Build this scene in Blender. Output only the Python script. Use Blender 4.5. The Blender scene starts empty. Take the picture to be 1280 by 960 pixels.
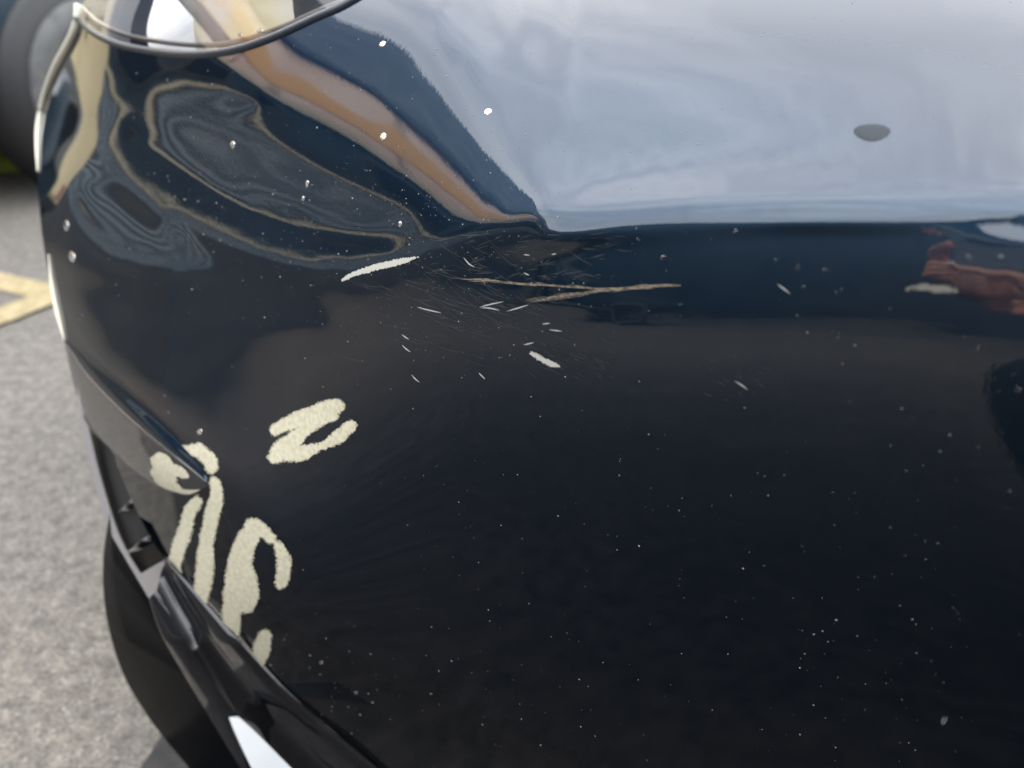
import bpy, bmesh, math, random
import numpy as np
from mathutils import Vector, Matrix
R = math.radians
random.seed(7); rng = np.random.default_rng(7)
SC = bpy.context.scene
COL = SC.collection

# ------------------------------------------------------------------ camera, sky, sun, exposure
PITCH = R(30); EYE = np.array([0, 0, .8])
FPX = 1280 * 26 / 36
cam_d = bpy.data.cameras.new('camera'); cam = bpy.data.objects.new('camera', cam_d); COL.objects.link(cam)
cam.location = EYE; cam.rotation_euler = (R(90) - PITCH, 0, 0)
cam_d.sensor_width = 36; cam_d.lens = 26; cam_d.clip_start = .005; cam_d.clip_end = 2000
cam_d.dof.use_dof = True; cam_d.dof.focus_distance = .40; cam_d.dof.aperture_fstop = 26 / 4.6
SC.camera = cam
SC.view_settings.view_transform = 'Standard'; SC.view_settings.look = 'None'
SC.view_settings.exposure = .8; SC.view_settings.gamma = 1
SUN_EL, SUN_AZ = 25, -6          # azimuth from +Y towards +X
sd = Vector((math.sin(R(SUN_AZ)) * math.cos(R(SUN_EL)), math.cos(R(SUN_AZ)) * math.cos(R(SUN_EL)), math.sin(R(SUN_EL))))
sun_d = bpy.data.lights.new('sun', 'SUN'); sun_d.energy = 1.5; sun_d.angle = R(12); sun_d.color = (1, .9, .75)
sun = bpy.data.objects.new('sun', sun_d); COL.objects.link(sun); sun.rotation_euler = sd.to_track_quat('Z', 'Y').to_euler()
sun.location = sd * 30
W = bpy.data.worlds.new('World'); SC.world = W; W.use_nodes = True
wt = W.node_tree; N = wt.nodes; LK = wt.links
bg = N['Background']; bg.inputs['Strength'].default_value = .1
sky = N.new('ShaderNodeTexSky'); sky.sky_type = 'NISHITA'; sky.sun_disc = False
sky.sun_elevation = R(SUN_EL); sky.sun_rotation = R(SUN_AZ)
tc = N.new('ShaderNodeTexCoord')
mp = N.new('ShaderNodeMapping'); mp.inputs['Scale'].default_value = (1, 1, 2.2)
nz = N.new('ShaderNodeTexNoise'); nz.inputs['Scale'].default_value = 2.6; nz.inputs['Detail'].default_value = 6; nz.inputs['Roughness'].default_value = .5
nz2 = N.new('ShaderNodeTexNoise'); nz2.inputs['Scale'].default_value = 1.7; nz2.inputs['Detail'].default_value = 5
cr = N.new('ShaderNodeValToRGB'); cr.color_ramp.elements[0].position = .12; cr.color_ramp.elements[1].position = .3
cc = N.new('ShaderNodeValToRGB')
cc.color_ramp.elements[0].position = .40; cc.color_ramp.elements[0].color = (.575, .605, .65, 1)
cc.color_ramp.elements[1].position = .64; cc.color_ramp.elements[1].color = (.95, .975, 1, 1)
mul = N.new('ShaderNodeVectorMath'); mul.operation = 'SCALE'; mul.inputs['Scale'].default_value = 37.0
mx = N.new('ShaderNodeMixRGB')
LK.new(tc.outputs['Generated'], mp.inputs['Vector'])
LK.new(mp.outputs[0], nz.inputs['Vector']); LK.new(mp.outputs[0], nz2.inputs['Vector'])
LK.new(nz.outputs['Fac'], cr.inputs[0]); LK.new(nz2.outputs['Fac'], cc.inputs[0])
LK.new(cc.outputs[0], mul.inputs[0]); LK.new(cr.outputs[0], mx.inputs['Fac'])
LK.new(sky.outputs[0], mx.inputs[1]); LK.new(mul.outputs[0], mx.inputs[2]); LK.new(mx.outputs[0], bg.inputs['Color'])
SC.render.engine = 'CYCLES'
SC.cycles.use_denoising = True; SC.cycles.max_bounces = 8; SC.cycles.sample_clamp_indirect = 6
SC.cycles.caustics_reflective = False; SC.cycles.caustics_refractive = False

# ------------------------------------------------------------------ helpers
def principled(name, col, rough=.5, metal=0., ior=1.5, coat=0., spec=.5, emit=None):
    m = bpy.data.materials.new(name); m.use_nodes = True
    p = m.node_tree.nodes['Principled BSDF']
    p.inputs['Base Color'].default_value = (*col, 1); p.inputs['Roughness'].default_value = rough
    p.inputs['Metallic'].default_value = metal; p.inputs['IOR'].default_value = ior
    p.inputs['Coat Weight'].default_value = coat; p.inputs['Coat Roughness'].default_value = rough if coat else .03
    p.inputs['Specular IOR Level'].default_value = spec
    return m
def noise_col(m, c1, c2, scale, lo=.4, hi=.6, detail=6, bump=0., dist=.01, coord='Object', map_scale=None):
    t = m.node_tree; n, l = t.nodes, t.links; p = n['Principled BSDF']
    c = n.new('ShaderNodeTexCoord'); z = n.new('ShaderNodeTexNoise')
    z.inputs['Scale'].default_value = scale; z.inputs['Detail'].default_value = detail
    src = c.outputs[coord]
    if map_scale:
        q = n.new('ShaderNodeMapping'); q.inputs['Scale'].default_value = map_scale; l.new(src, q.inputs[0]); src = q.outputs[0]
    l.new(src, z.inputs['Vector'])
    r = n.new('ShaderNodeValToRGB'); e = r.color_ramp.elements
    e[0].position = lo; e[0].color = (*c1, 1); e[1].position = hi; e[1].color = (*c2, 1)
    l.new(z.outputs['Fac'], r.inputs[0]); l.new(r.outputs[0], p.inputs['Base Color'])
    if bump:
        b = n.new('ShaderNodeBump'); b.inputs['Strength'].default_value = bump; b.inputs['Distance'].default_value = dist
        l.new(z.outputs['Fac'], b.inputs['Height']); l.new(b.outputs[0], p.inputs['Normal'])
    return m
def new_mesh(name, verts, faces, mat, smooth=False):
    me = bpy.data.meshes.new(name); me.from_pydata([tuple(map(float, v)) for v in verts], [], [tuple(map(int, f)) for f in faces])
    if mat: me.materials.append(mat)
    if smooth: me.polygons.foreach_set('use_smooth', [True] * len(me.polygons))
    me.update(); return me
def link(name, me, parent=None, world=True):
    o = bpy.data.objects.new(name, me); COL.objects.link(o)
    if parent:
        o.parent = parent
        if world and parent.type == 'EMPTY': o.matrix_parent_inverse = Matrix.Translation(-parent.location)
    return o
def obj(name, verts, faces, mat, parent=None, smooth=False, world=True):
    return link(name, new_mesh(name, verts, faces, mat, smooth), parent, world)
def tag(o, label=None, cat=None, group=None, kind=None):
    for k, v in (('label', label), ('category', cat), ('group', group), ('kind', kind)):
        if v: o[k] = v
    return o
def empty(name, loc, label, cat, group=None, rz=0):
    o = bpy.data.objects.new(name, None); COL.objects.link(o); o.location = loc; o.rotation_euler = (0, 0, rz)
    o.empty_display_size = .1
    return tag(o, label, cat, group)
class MB:
    def __init__(s): s.v, s.f = [], []
    def add(s, v, f):
        k = len(s.v); s.v += [tuple(map(float, q)) for q in v]; s.f += [tuple(int(i) + k for i in q) for q in f]
    def box(s, a, b, M=None):
        x0, y0, z0 = a; x1, y1, z1 = b
        v = [(x0, y0, z0), (x1, y0, z0), (x1, y1, z0), (x0, y1, z0), (x0, y0, z1), (x1, y0, z1), (x1, y1, z1), (x0, y1, z1)]
        if M: v = [tuple(M @ Vector(q)) for q in v]
        s.add(v, [(0, 3, 2, 1), (4, 5, 6, 7), (0, 1, 5, 4), (1, 2, 6, 5), (2, 3, 7, 6), (3, 0, 4, 7)]); return s
    def tube(s, pts, rad, n=8, caps=True):
        pts = [np.array(p, float) for p in pts]; k0 = len(s.v); m = len(pts)
        rad = rad if hasattr(rad, '__len__') else [rad] * m
        ref = np.array([.3, .2, .93])
        for i, p in enumerate(pts):
            t = pts[min(i + 1, m - 1)] - pts[max(i - 1, 0)]; t = t / (np.linalg.norm(t) + 1e-12)
            a = np.cross(t, ref); a /= np.linalg.norm(a) + 1e-12; b = np.cross(t, a)
            for j in range(n):
                g = 2 * math.pi * j / n; s.v.append(tuple(p + rad[i] * (a * math.cos(g) + b * math.sin(g))))
        for i in range(m - 1):
            for j in range(n):
                q = k0 + i * n; s.f.append((q + j, q + (j + 1) % n, q + n + (j + 1) % n, q + n + j))
        if caps:
            s.f.append(tuple(k0 + j for j in range(n))[::-1]); s.f.append(tuple(k0 + (m - 1) * n + j for j in range(n)))
        return s
    def lathe(s, prof, n=32, M=None):
        k0 = len(s.v)
        for r, h in prof:
            for j in range(n):
                g = 2 * math.pi * j / n; q = Vector((r * math.cos(g), h, r * math.sin(g)))
                if M: q = M @ q
                s.v.append(tuple(q))
        for i in range(len(prof) - 1):
            for j in range(n): a = k0 + i * n; s.f.append((a + j, a + n + j, a + n + (j + 1) % n, a + (j + 1) % n))
        return s
    def build(s, name, mat, parent=None, smooth=False, world=True): return obj(name, s.v, s.f, mat, parent, smooth, world)

# ------------------------------------------------------------------ materials
def ground_mat():
    m = principled('asphalt', (.1, .1, .1), .85)
    t = m.node_tree; n, l = t.nodes, t.links; p = n['Principled BSDF']
    c = n.new('ShaderNodeTexCoord')
    v = n.new('ShaderNodeTexVoronoi'); v.inputs['Scale'].default_value = 300
    z = n.new('ShaderNodeTexNoise'); z.inputs['Scale'].default_value = 1.3; z.inputs['Detail'].default_value = 7
    z3 = n.new('ShaderNodeTexNoise'); z3.inputs['Scale'].default_value = 45; z3.inputs['Detail'].default_value = 5
    for q in (v, z, z3): l.new(c.outputs['Object'], q.inputs['Vector'])
    r = n.new('ShaderNodeValToRGB'); e = r.color_ramp.elements
    e[0].position = 0; e[0].color = (.066, .061, .054, 1); e[1].position = 1; e[1].color = (.215, .2, .178, 1)
    e2 = e.new(.5); e2.color = (.115, .106, .095, 1); e3 = e.new(.93); e3.color = (.145, .125, .105, 1)
    sep = n.new('ShaderNodeSeparateColor'); l.new(v.outputs['Color'], sep.inputs[0]); l.new(sep.outputs[0], r.inputs[0])
    mm = n.new('ShaderNodeMixRGB'); mm.blend_type = 'MULTIPLY'; mm.inputs['Fac'].default_value = 1
    r2 = n.new('ShaderNodeValToRGB'); f = r2.color_ramp.elements
    f[0].position = .3; f[0].color = (.8, .8, .82, 1); f[1].position = .7; f[1].color = (1.12, 1.1, 1.06, 1)
    l.new(z.outputs['Fac'], r2.inputs[0]); l.new(r.outputs[0], mm.inputs[1]); l.new(r2.outputs[0], mm.inputs[2])
    mm2 = n.new('ShaderNodeMixRGB'); mm2.blend_type = 'MULTIPLY'; mm2.inputs['Fac'].default_value = 1
    r4 = n.new('ShaderNodeValToRGB'); g = r4.color_ramp.elements
    g[0].position = .35; g[0].color = (.7, .7, .7, 1); g[1].position = .65; g[1].color = (1.2, 1.2, 1.2, 1)
    l.new(z3.outputs['Fac'], r4.inputs[0]); l.new(mm.outputs[0], mm2.inputs[1]); l.new(r4.outputs[0], mm2.inputs[2])
    l.new(mm2.outputs[0], p.inputs['Base Color'])
    b = n.new('ShaderNodeBump'); b.inputs['Strength'].default_value = .5; b.inputs['Distance'].default_value = .004
    l.new(v.outputs['Distance'], b.inputs['Height']); l.new(b.outputs[0], p.inputs['Normal'])
    return m
ASPHALT = ground_mat()
def paint_mat():
    """Black clear-coated paint: a little dust in the base, faint orange peel in the lacquer."""
    m = principled('black_paint', (.004, .0045, .006), .05, ior=1.5, coat=1.)
    t = m.node_tree; n, l = t.nodes, t.links; p = n['Principled BSDF']
    p.inputs['Coat Roughness'].default_value = .012; p.inputs['Coat IOR'].default_value = 1.5
    p.inputs['Roughness'].default_value = .4; p.inputs['Metallic'].default_value = 1.; p.inputs['Specular IOR Level'].default_value = .1; p.inputs['Specular Tint'].default_value = (.06, .11, .17, 1)
    c = n.new('ShaderNodeTexCoord')
    z = n.new('ShaderNodeTexNoise'); z.inputs['Scale'].default_value = 26; z.inputs['Detail'].default_value = 8; z.inputs['Roughness'].default_value = .7
    l.new(c.outputs['Object'], z.inputs['Vector'])
    r = n.new('ShaderNodeValToRGB'); e = r.color_ramp.elements
    e[0].position = .42; e[0].color = (.0095, .0225, .041, 1); e[1].position = .8; e[1].color = (.014, .028, .046, 1)
    l.new(z.outputs['Fac'], r.inputs[0]); l.new(r.outputs[0], p.inputs['Base Color'])
    z2 = n.new('ShaderNodeTexNoise'); z2.inputs['Scale'].default_value = 420; z2.inputs['Detail'].default_value = 2
    l.new(c.outputs['Object'], z2.inputs['Vector'])
    b = n.new('ShaderNodeBump'); b.inputs['Strength'].default_value = .032; b.inputs['Distance'].default_value = .0005
    l.new(z2.outputs['Fac'], b.inputs['Height']); l.new(b.outputs[0], p.inputs['Coat Normal']); l.new(b.outputs[0], p.inputs['Normal'])
    return m
PAINT = paint_mat()
PAINT_LOW = PAINT.copy(); PAINT_LOW.name = 'black_paint_underside'; PAINT_LOW.node_tree.nodes['Principled BSDF'].inputs['Coat IOR'].default_value = 2.8
SATIN = principled('satin_black_plastic', (.0012, .0016, .0026), .32, spec=.02)
GLOSS = principled('gloss_black_plastic', (.006, .006, .007), .03, coat=1.); GLOSS.node_tree.nodes['Principled BSDF'].inputs['Coat IOR'].default_value = 1.5; GLOSS.node_tree.nodes['Principled BSDF'].inputs['Specular IOR Level'].default_value = .1
MATTE = principled('matte_black', (.01, .01, .011), .6)
SEAL = principled('seal_rubber', (.010, .016, .026), .4)
RUBBER = noise_col(principled('tyre_rubber', (.03, .03, .03), .8), (.075, .076, .077), (.105, .105, .103), 14)
CHROME = principled('satin_chrome', (.78, .8, .9), .25, metal=1.)
def glass_mat(name='clear_lens', tint=(.97, .98, 1), ior=1.5):
    m = bpy.data.materials.new(name); m.use_nodes = True; n, l = m.node_tree.nodes, m.node_tree.links
    n.remove(n['Principled BSDF']); out = n['Material Output']
    tr = n.new('ShaderNodeBsdfTransparent'); tr.inputs[0].default_value = (*tint, 1)
    gl = n.new('ShaderNodeBsdfGlossy'); gl.inputs['Roughness'].default_value = .01
    fr = n.new('ShaderNodeFresnel'); fr.inputs[0].default_value = ior
    mi = n.new('ShaderNodeMixShader'); l.new(fr.outputs[0], mi.inputs[0]); l.new(tr.outputs[0], mi.inputs[1]); l.new(gl.outputs[0], mi.inputs[2])
    l.new(mi.outputs[0], out.inputs[0]); return m
LENS = glass_mat()
WATER = principled('water', (1, 1, 1), .0, ior=1.33); WATER.node_tree.nodes['Principled BSDF'].inputs['Transmission Weight'].default_value = 1
FILM = principled('water_mark', (.045, .05, .055), .8, spec=0.)
CREAM = noise_col(principled('cream_marker_paint', (.6, .58, .45), .4), (.43, .39, .275), (.53, .49, .37), 300, bump=.25, dist=.0004)
SCUFF = noise_col(principled('tan_scuff', (.4, .33, .22), .7), (.07, .058, .042), (.2, .165, .12), 420, map_scale=(1, 1, 2.5))
WHITE = principled('bare_plastic', (.36, .35, .31), .6)
DUST = principled('dust', (.2, .21, .22), .6)
HAZE_SCR = principled('scratch_grey', (.028, .032, .036), .5)

# second differences of the bumper net, one row of numbers per row of the net
BUMPER_NET = [
[344723,-322063,-173,-295,-391,-506,-699,-939,-1162,-1319,-1382,-1350,-1201,-1002,-808,-578,-411,-386,-265,-138,-187,-133,-89,-141,-59,26,-46,-72,-105,-236,-270,-266,-276,-243,-197,-314,-352,-347,-510,-590,-531,-776,-892,-533,-553,-583,193,640,650,1250,811,-701,104,294,-971,30,752,-494,197,874,-459,54,779,-479,-90,730,-351,-106,713,-208,-205,561,-131,-229,439,-52,-263,301,28,-296,173,-7,-344,154,184,-232,95,164,-235,68,185,-175,-2,203,-47,1,97,-114,-126,100,50,-20,38,50,12,-28],
[-347842,325442,224,385,453,517,674,861,1069,1224,1278,1257,1164,1035,836,670,531,411,326,204,167,137,142,78,3,3,8,86,197,230,225,324,314,295,320,360,388,476,534,532,645,728,667,597,469,218,2,-457,-909,-879,-435,-238,123,322,99,102,-117,-378,-174,-154,-328,-64,-5,-250,-11,29,-296,-114,-21,-276,-41,-5,-170,-44,23,-94,10,48,-111,38,126,60,54,84,-85,-89,51,-29,-12,-11,-35,-51,53,-82,-119,-8,-23,60,165,-41,-124,-24,-40,-63,-22,45],
[-126,143,12,-4,25,14,-19,2,-28,-32,-17,-5,-5,-12,9,18,4,47,-12,-20,31,5,-29,18,8,-82,12,41,-1,24,35,-146,85,26,-68,53,36,-50,4,84,-97,44,146,-226,-122,252,-129,0,418,-404,-462,763,-200,-514,797,-45,-751,612,99,-709,577,138,-712,534,202,-687,426,311,-661,306,308,-477,93,337,-370,7,307,-252,-54,278,-164,-166,327,-121,-241,312,-46,-219,207,50,-257,217,35,-200,113,84,-129,13,72,-103,8,122,-55,-83,33,22],
[-192,238,-12,0,21,45,12,-52,-35,-52,-31,-2,-14,-29,52,35,1,55,9,-64,41,14,-58,72,-34,-87,-9,76,-50,84,59,-126,-15,12,-62,71,88,-95,28,76,-107,95,195,-298,-130,174,-111,12,524,-421,-523,781,-228,-560,684,-231,-366,750,-235,-496,726,-181,-589,723,-70,-629,666,-28,-543,491,67,-502,411,82,-415,277,92,-330,205,162,-366,164,201,-325,79,205,-235,8,232,-233,39,128,-129,-7,129,-104,26,67,-131,54,68,-91,80,90,-50,-68],
[-93,96,-2,16,48,36,-6,-23,-59,-31,-29,-50,-14,40,-19,80,76,-15,-34,36,-63,3,58,-41,21,-59,-79,41,31,-54,-26,314,-226,-118,64,45,-28,95,-54,-63,103,70,80,-66,-58,-279,84,52,42,136,414,-870,208,664,-948,172,836,-934,69,886,-862,-23,851,-736,-132,784,-578,-173,692,-450,-250,626,-270,-302,497,-179,-285,364,-36,-326,325,21,-351,246,109,-287,155,137,-269,132,123,-194,24,164,-163,7,119,-97,-6,63,-45,-9,53,19,-26,-4],
[42,-57,-12,2,63,63,-27,-55,-32,-25,-13,-6,-17,-8,7,114,41,-15,-4,-61,-36,0,37,48,54,2,-221,19,-45,11,3,69,100,-70,-23,-141,44,94,16,-8,-73,76,511,-457,32,116,-109,-320,-468,870,395,-420,-97,-111,327,-94,-375,347,-36,-308,321,10,-262,227,41,-219,158,56,-207,163,82,-216,85,125,-181,71,94,-147,8,134,-126,-34,101,-79,6,86,-75,-16,75,-22,-39,65,-19,-70,75,-20,-41,71,-9,-58,31,13,-38,21,3,15],
[265,-282,-12,-15,71,-22,-56,-56,0,47,34,38,11,4,-45,102,-24,17,-27,-89,-45,14,10,45,-6,176,251,-576,-95,85,80,-75,44,166,-15,-207,-164,31,286,111,-245,-496,872,101,56,303,-231,-358,-854,227,595,245,-196,-384,996,-222,-1022,778,36,-842,772,114,-812,626,161,-711,506,205,-611,364,258,-568,260,281,-458,115,326,-372,27,277,-241,-96,291,-148,-155,275,-61,-213,261,-79,-167,229,-37,-164,139,58,-176,140,24,-161,98,33,-85,-52,66,2],
[480,-489,21,12,-126,-105,-24,42,59,72,98,84,46,-2,-7,-171,29,3,-7,3,-191,22,93,-73,-116,-77,554,103,-233,-250,10,17,56,-9,78,72,-138,-355,-180,460,764,-625,-1859,2338,462,-363,-156,-86,-37,-869,-673,1197,153,394,-407,93,484,-1131,186,980,-1063,41,917,-892,8,801,-727,-28,700,-562,-165,679,-458,-204,558,-287,-260,492,-219,-246,367,-53,-282,267,26,-266,192,82,-293,191,85,-245,171,89,-179,47,123,-215,96,145,-199,54,42,-79,-3,76],
[701,-768,15,-2,-73,-74,6,13,55,98,93,76,19,-34,-38,-41,-57,-8,89,97,-175,-200,28,32,148,-75,-399,353,259,-54,-111,-21,50,22,-166,45,157,252,-259,-857,440,1475,-1164,-591,531,395,-161,-35,179,-112,-367,-342,221,179,421,-331,-16,127,-124,78,99,-136,33,131,-177,59,134,-199,82,130,-157,-13,151,-126,-35,160,-110,-82,183,-111,-69,142,-71,-62,131,-48,-95,124,-43,-101,145,-31,-102,117,2,-84,47,38,-102,61,67,-146,79,91,13,-76],
[781,-851,-25,-16,-55,23,33,19,20,31,27,123,-5,-57,18,-50,-89,0,21,183,480,-615,-513,108,66,388,-199,39,152,148,-70,-148,-134,100,190,43,-154,-158,543,101,-1354,109,1250,-665,-238,665,-326,-138,247,131,429,-758,-200,-358,864,-55,-611,980,-154,-836,886,-67,-695,614,41,-581,472,96,-535,385,166,-497,319,165,-399,147,228,-310,44,252,-278,7,220,-184,-45,185,-104,-88,211,-104,-134,215,-88,-120,196,-53,-135,148,-15,-153,146,45,-147,116,-15,24],
[849,-933,-6,-36,5,9,109,131,-155,-69,-84,83,87,71,-2,-93,-67,-119,-123,-92,365,812,-455,-387,-19,85,88,-262,40,213,157,84,-110,-372,-171,216,509,-31,-693,265,314,-665,395,-184,-508,398,655,220,-75,-463,-363,916,29,-241,-2244,1294,1316,-400,-140,259,-441,-35,267,-216,-67,197,-112,-74,114,-50,-34,117,-53,-7,7,36,-41,-9,46,-48,31,4,-36,5,-6,18,-20,8,15,4,2,-43,27,7,-23,11,20,-39,-11,64,-52,-18,66,-74,26,-8],
[931,-1055,-2,-21,-16,13,-8,110,227,68,-279,-298,223,116,11,-15,-126,11,-29,-159,-71,432,550,-525,65,-136,4,-34,-58,-96,87,195,196,49,-179,-459,-369,457,431,-323,-40,20,-105,593,-49,-1850,1409,619,-31,-148,-368,258,238,155,-784,-315,291,-140,479,-40,-382,394,34,-424,340,79,-402,298,123,-369,205,162,-307,117,230,-319,89,214,-283,81,170,-224,63,135,-168,-24,154,-105,-9,118,-111,-9,109,-75,-66,110,-49,-55,105,-35,-73,86,-42,-68,8,48],
[1000,-1116,-28,-46,-10,15,-23,-8,-2,-50,498,-56,-65,-55,18,-160,-167,0,220,-91,-407,-262,1132,646,-630,-181,-70,-16,18,21,-215,-247,132,466,200,-23,-332,-579,-15,566,116,-53,9,-455,545,-251,-640,291,282,181,229,-278,-142,-175,455,-425,102,-18,-151,127,293,-197,44,183,-213,79,128,-210,136,59,-192,124,59,-136,51,100,-133,17,136,-156,4,149,-95,-32,87,-79,-40,120,-73,-41,94,-31,-60,56,-1,-78,36,47,-51,-27,63,-37,-38,72,7,-10],
[1099,-1235,-8,9,3,18,87,-19,126,-310,95,119,-279,108,-7,-3,223,-250,-263,517,236,-221,-570,933,296,-958,74,805,-327,-130,-1,-114,-396,-216,501,409,64,-190,-456,-60,587,-254,11,-199,-214,592,-337,-189,134,54,63,77,-252,9,486,-426,-21,56,-154,310,-1,-180,132,134,-137,-29,213,-110,-182,281,-47,-259,285,4,-291,255,98,-309,153,175,-284,85,201,-233,-1,234,-195,-105,252,-139,-124,233,-89,-151,200,-29,-131,145,-45,-90,86,-36,-1,57,1,-9],
[1184,-1314,-37,-37,-30,-20,56,24,232,492,-686,78,-206,-65,175,99,163,152,-101,-360,-22,102,-437,-523,813,1848,-1045,-678,426,-156,6,110,2,-351,-587,184,684,344,-61,-566,-206,584,-307,64,-194,167,-96,-143,113,-30,-106,-190,220,524,269,-442,-255,112,13,-64,61,-32,-23,111,-21,-56,102,-4,-103,84,-1,-93,89,13,-85,101,6,-87,84,26,-87,52,31,-73,38,49,-74,2,63,-71,-3,37,-58,14,53,-46,24,-22,-12,3,-15,43,-34,25,37,-11],
[1263,-1373,-31,-41,-103,-81,-17,274,-117,22,331,-190,361,-94,34,-124,-273,47,157,-1,-59,-47,-6,-354,-489,20,2294,-875,-612,115,-11,84,223,73,-180,-604,-327,731,549,-160,-643,-13,258,-33,114,-8,-98,-178,-109,486,141,-1004,326,255,190,573,-657,164,5,-429,229,173,-281,55,178,-114,-85,111,114,-203,34,236,-286,-39,392,-314,-137,435,-199,-240,389,-98,-297,331,40,-365,284,131,-430,262,176,-399,171,226,-359,124,158,-225,37,125,-114,-13,119,-64,35,47],
[1288,-1371,36,-4,0,-95,-141,18,5,40,267,56,-98,121,188,-407,-67,97,48,222,-96,-128,146,241,186,-1039,-943,1256,203,-54,83,-82,37,250,195,-5,-429,-699,509,495,-63,-490,159,40,-16,218,-16,0,-326,66,92,476,-58,-916,-399,1315,-86,-686,493,86,-570,433,104,-474,375,15,-384,465,-133,-259,447,-225,-193,452,-311,-192,484,-288,-200,544,-289,-277,553,-225,-402,645,-206,-463,657,-187,-451,631,-140,-476,575,-115,-437,501,-60,-329,324,-52,-272,273,43,-39],
[1232,-1236,-21,5,62,34,-189,-165,128,135,-36,52,547,-1003,-140,475,-201,237,228,-70,134,50,-111,-128,-149,60,-127,5,137,-88,-104,190,19,-78,203,367,27,-337,-685,402,375,-68,-200,67,-152,90,88,-21,64,-163,-63,232,-287,170,-460,-577,1040,65,-534,644,48,-541,365,254,-526,183,438,-572,79,529,-499,-69,538,-404,-211,558,-283,-280,526,-181,-313,437,-45,-372,359,42,-327,207,152,-292,54,212,-195,-62,241,-111,-107,175,-41,-148,113,8,-175,38,53,48],
[1134,-1125,15,-18,-111,24,202,-277,13,221,84,-516,55,612,-604,24,291,-98,35,-105,24,131,130,-34,-151,39,-41,-50,145,106,-144,-326,14,265,-7,-43,418,145,-349,-473,332,210,-170,-26,62,-228,199,-34,22,176,72,-563,-272,715,-30,-395,-129,381,14,-254,354,-25,-74,48,-31,222,-284,-63,549,-530,-185,828,-582,-420,1065,-527,-653,1141,-360,-889,1147,-51,-1149,1038,319,-1325,839,622,-1422,667,793,-1384,451,924,-1228,277,874,-970,121,635,-649,34,481,-429,13,100],
[848,-776,22,36,-45,-151,-48,-70,-256,63,447,89,-839,1016,-915,838,389,-438,-292,65,-111,2,66,74,-55,-58,-150,-1,286,175,67,-65,-313,-261,218,161,-53,181,178,-192,-278,167,87,-94,-33,-21,24,198,69,-33,-323,552,-283,-1146,1183,-74,-272,181,-26,-193,398,-12,-528,571,133,-809,621,255,-921,560,347,-884,430,498,-872,274,586,-788,89,725,-728,-135,833,-579,-354,938,-466,-552,1003,-384,-672,984,-215,-765,951,-102,-809,884,-19,-739,697,74,-646,430,87,-38],
[461,-401,42,18,2,-14,-61,-145,-506,-297,386,1311,-693,85,1233,-1982,99,357,35,133,51,-120,-66,-15,48,43,-34,-332,-179,357,428,112,9,-179,-467,-67,273,130,143,48,-172,-93,66,-38,27,-76,-205,168,288,60,79,-473,170,159,301,92,-706,-79,527,-340,-127,460,-389,17,300,-404,132,240,-466,156,300,-525,183,358,-538,130,423,-555,62,475,-491,-72,565,-445,-166,597,-367,-278,644,-306,-357,695,-311,-366,676,-266,-328,581,-178,-282,567,-212,-206,460,-139,-66],
[-7,22,18,52,-29,29,114,114,-127,-376,-495,229,1136,-1542,1322,504,-1049,-96,78,-79,151,95,-38,-98,11,97,68,-16,-302,-490,86,642,301,22,-40,-338,-310,199,254,126,-57,-125,-61,-24,71,96,-170,-118,-331,401,1453,-1227,-315,296,-62,-72,82,-68,194,525,-933,21,1432,-1620,-192,1968,-1809,-464,2091,-1541,-675,2014,-1198,-909,1958,-856,-1119,1812,-533,-1360,1608,-9,-1636,1459,421,-1920,1244,947,-2138,1024,1365,-2276,727,1624,-2246,502,1809,-2133,239,1863,-1807,63,1567,-1117,-262,252],
[-519,439,-53,-103,46,175,61,-53,214,878,-1231,-484,1146,186,-1690,1375,307,-532,-203,-120,-59,82,108,56,-123,-63,160,191,84,-143,-565,-423,355,576,231,-32,-141,-257,-35,205,175,-130,91,90,-346,40,96,111,57,-592,-654,1961,111,-831,-1197,488,1013,490,-586,-264,461,-365,-352,488,-182,-441,449,-133,-470,416,54,-530,401,144,-535,311,290,-534,174,339,-535,57,479,-477,-100,574,-344,-316,673,-226,-465,846,-171,-677,744,-89,-726,665,99,-726,609,222,-735,428,185,-95],
[-907,800,-37,2,78,88,-48,-36,-23,-11,892,-560,-839,2002,-1395,-859,1227,434,-248,-669,-181,166,61,47,37,-107,-256,74,237,311,89,-284,-554,-274,342,471,114,-95,-92,4,85,139,-88,-28,196,-186,-115,-275,516,-291,-720,846,1393,-300,-1243,506,325,-14,-378,-543,340,-212,-662,652,-106,-717,824,32,-839,773,149,-863,688,236,-847,542,373,-867,483,509,-816,202,676,-761,-80,919,-758,-262,1060,-653,-391,1326,191,-1311,1025,-534,-911,1208,-316,-900,1115,-187,-852,931,121,-566],
[-1188,1130,-11,1,54,20,102,344,603,-1095,80,6,-703,-787,3559,-1810,-1482,1105,414,873,-632,-814,-185,140,284,128,-57,-228,-237,-74,382,419,27,-318,-468,-102,274,266,69,-42,51,6,-163,-20,266,64,100,-508,-151,375,490,-1085,746,703,266,-701,-38,-1184,141,1257,-1227,-157,1020,-807,-212,929,-596,-220,897,-507,-436,1031,-546,-494,888,-310,-628,900,-126,-750,931,38,-972,760,369,-1199,698,644,-1400,514,739,-2326,-1062,2682,-1545,670,1899,-1867,181,1938,-1865,78,2274,-1730,-542,130],
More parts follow.
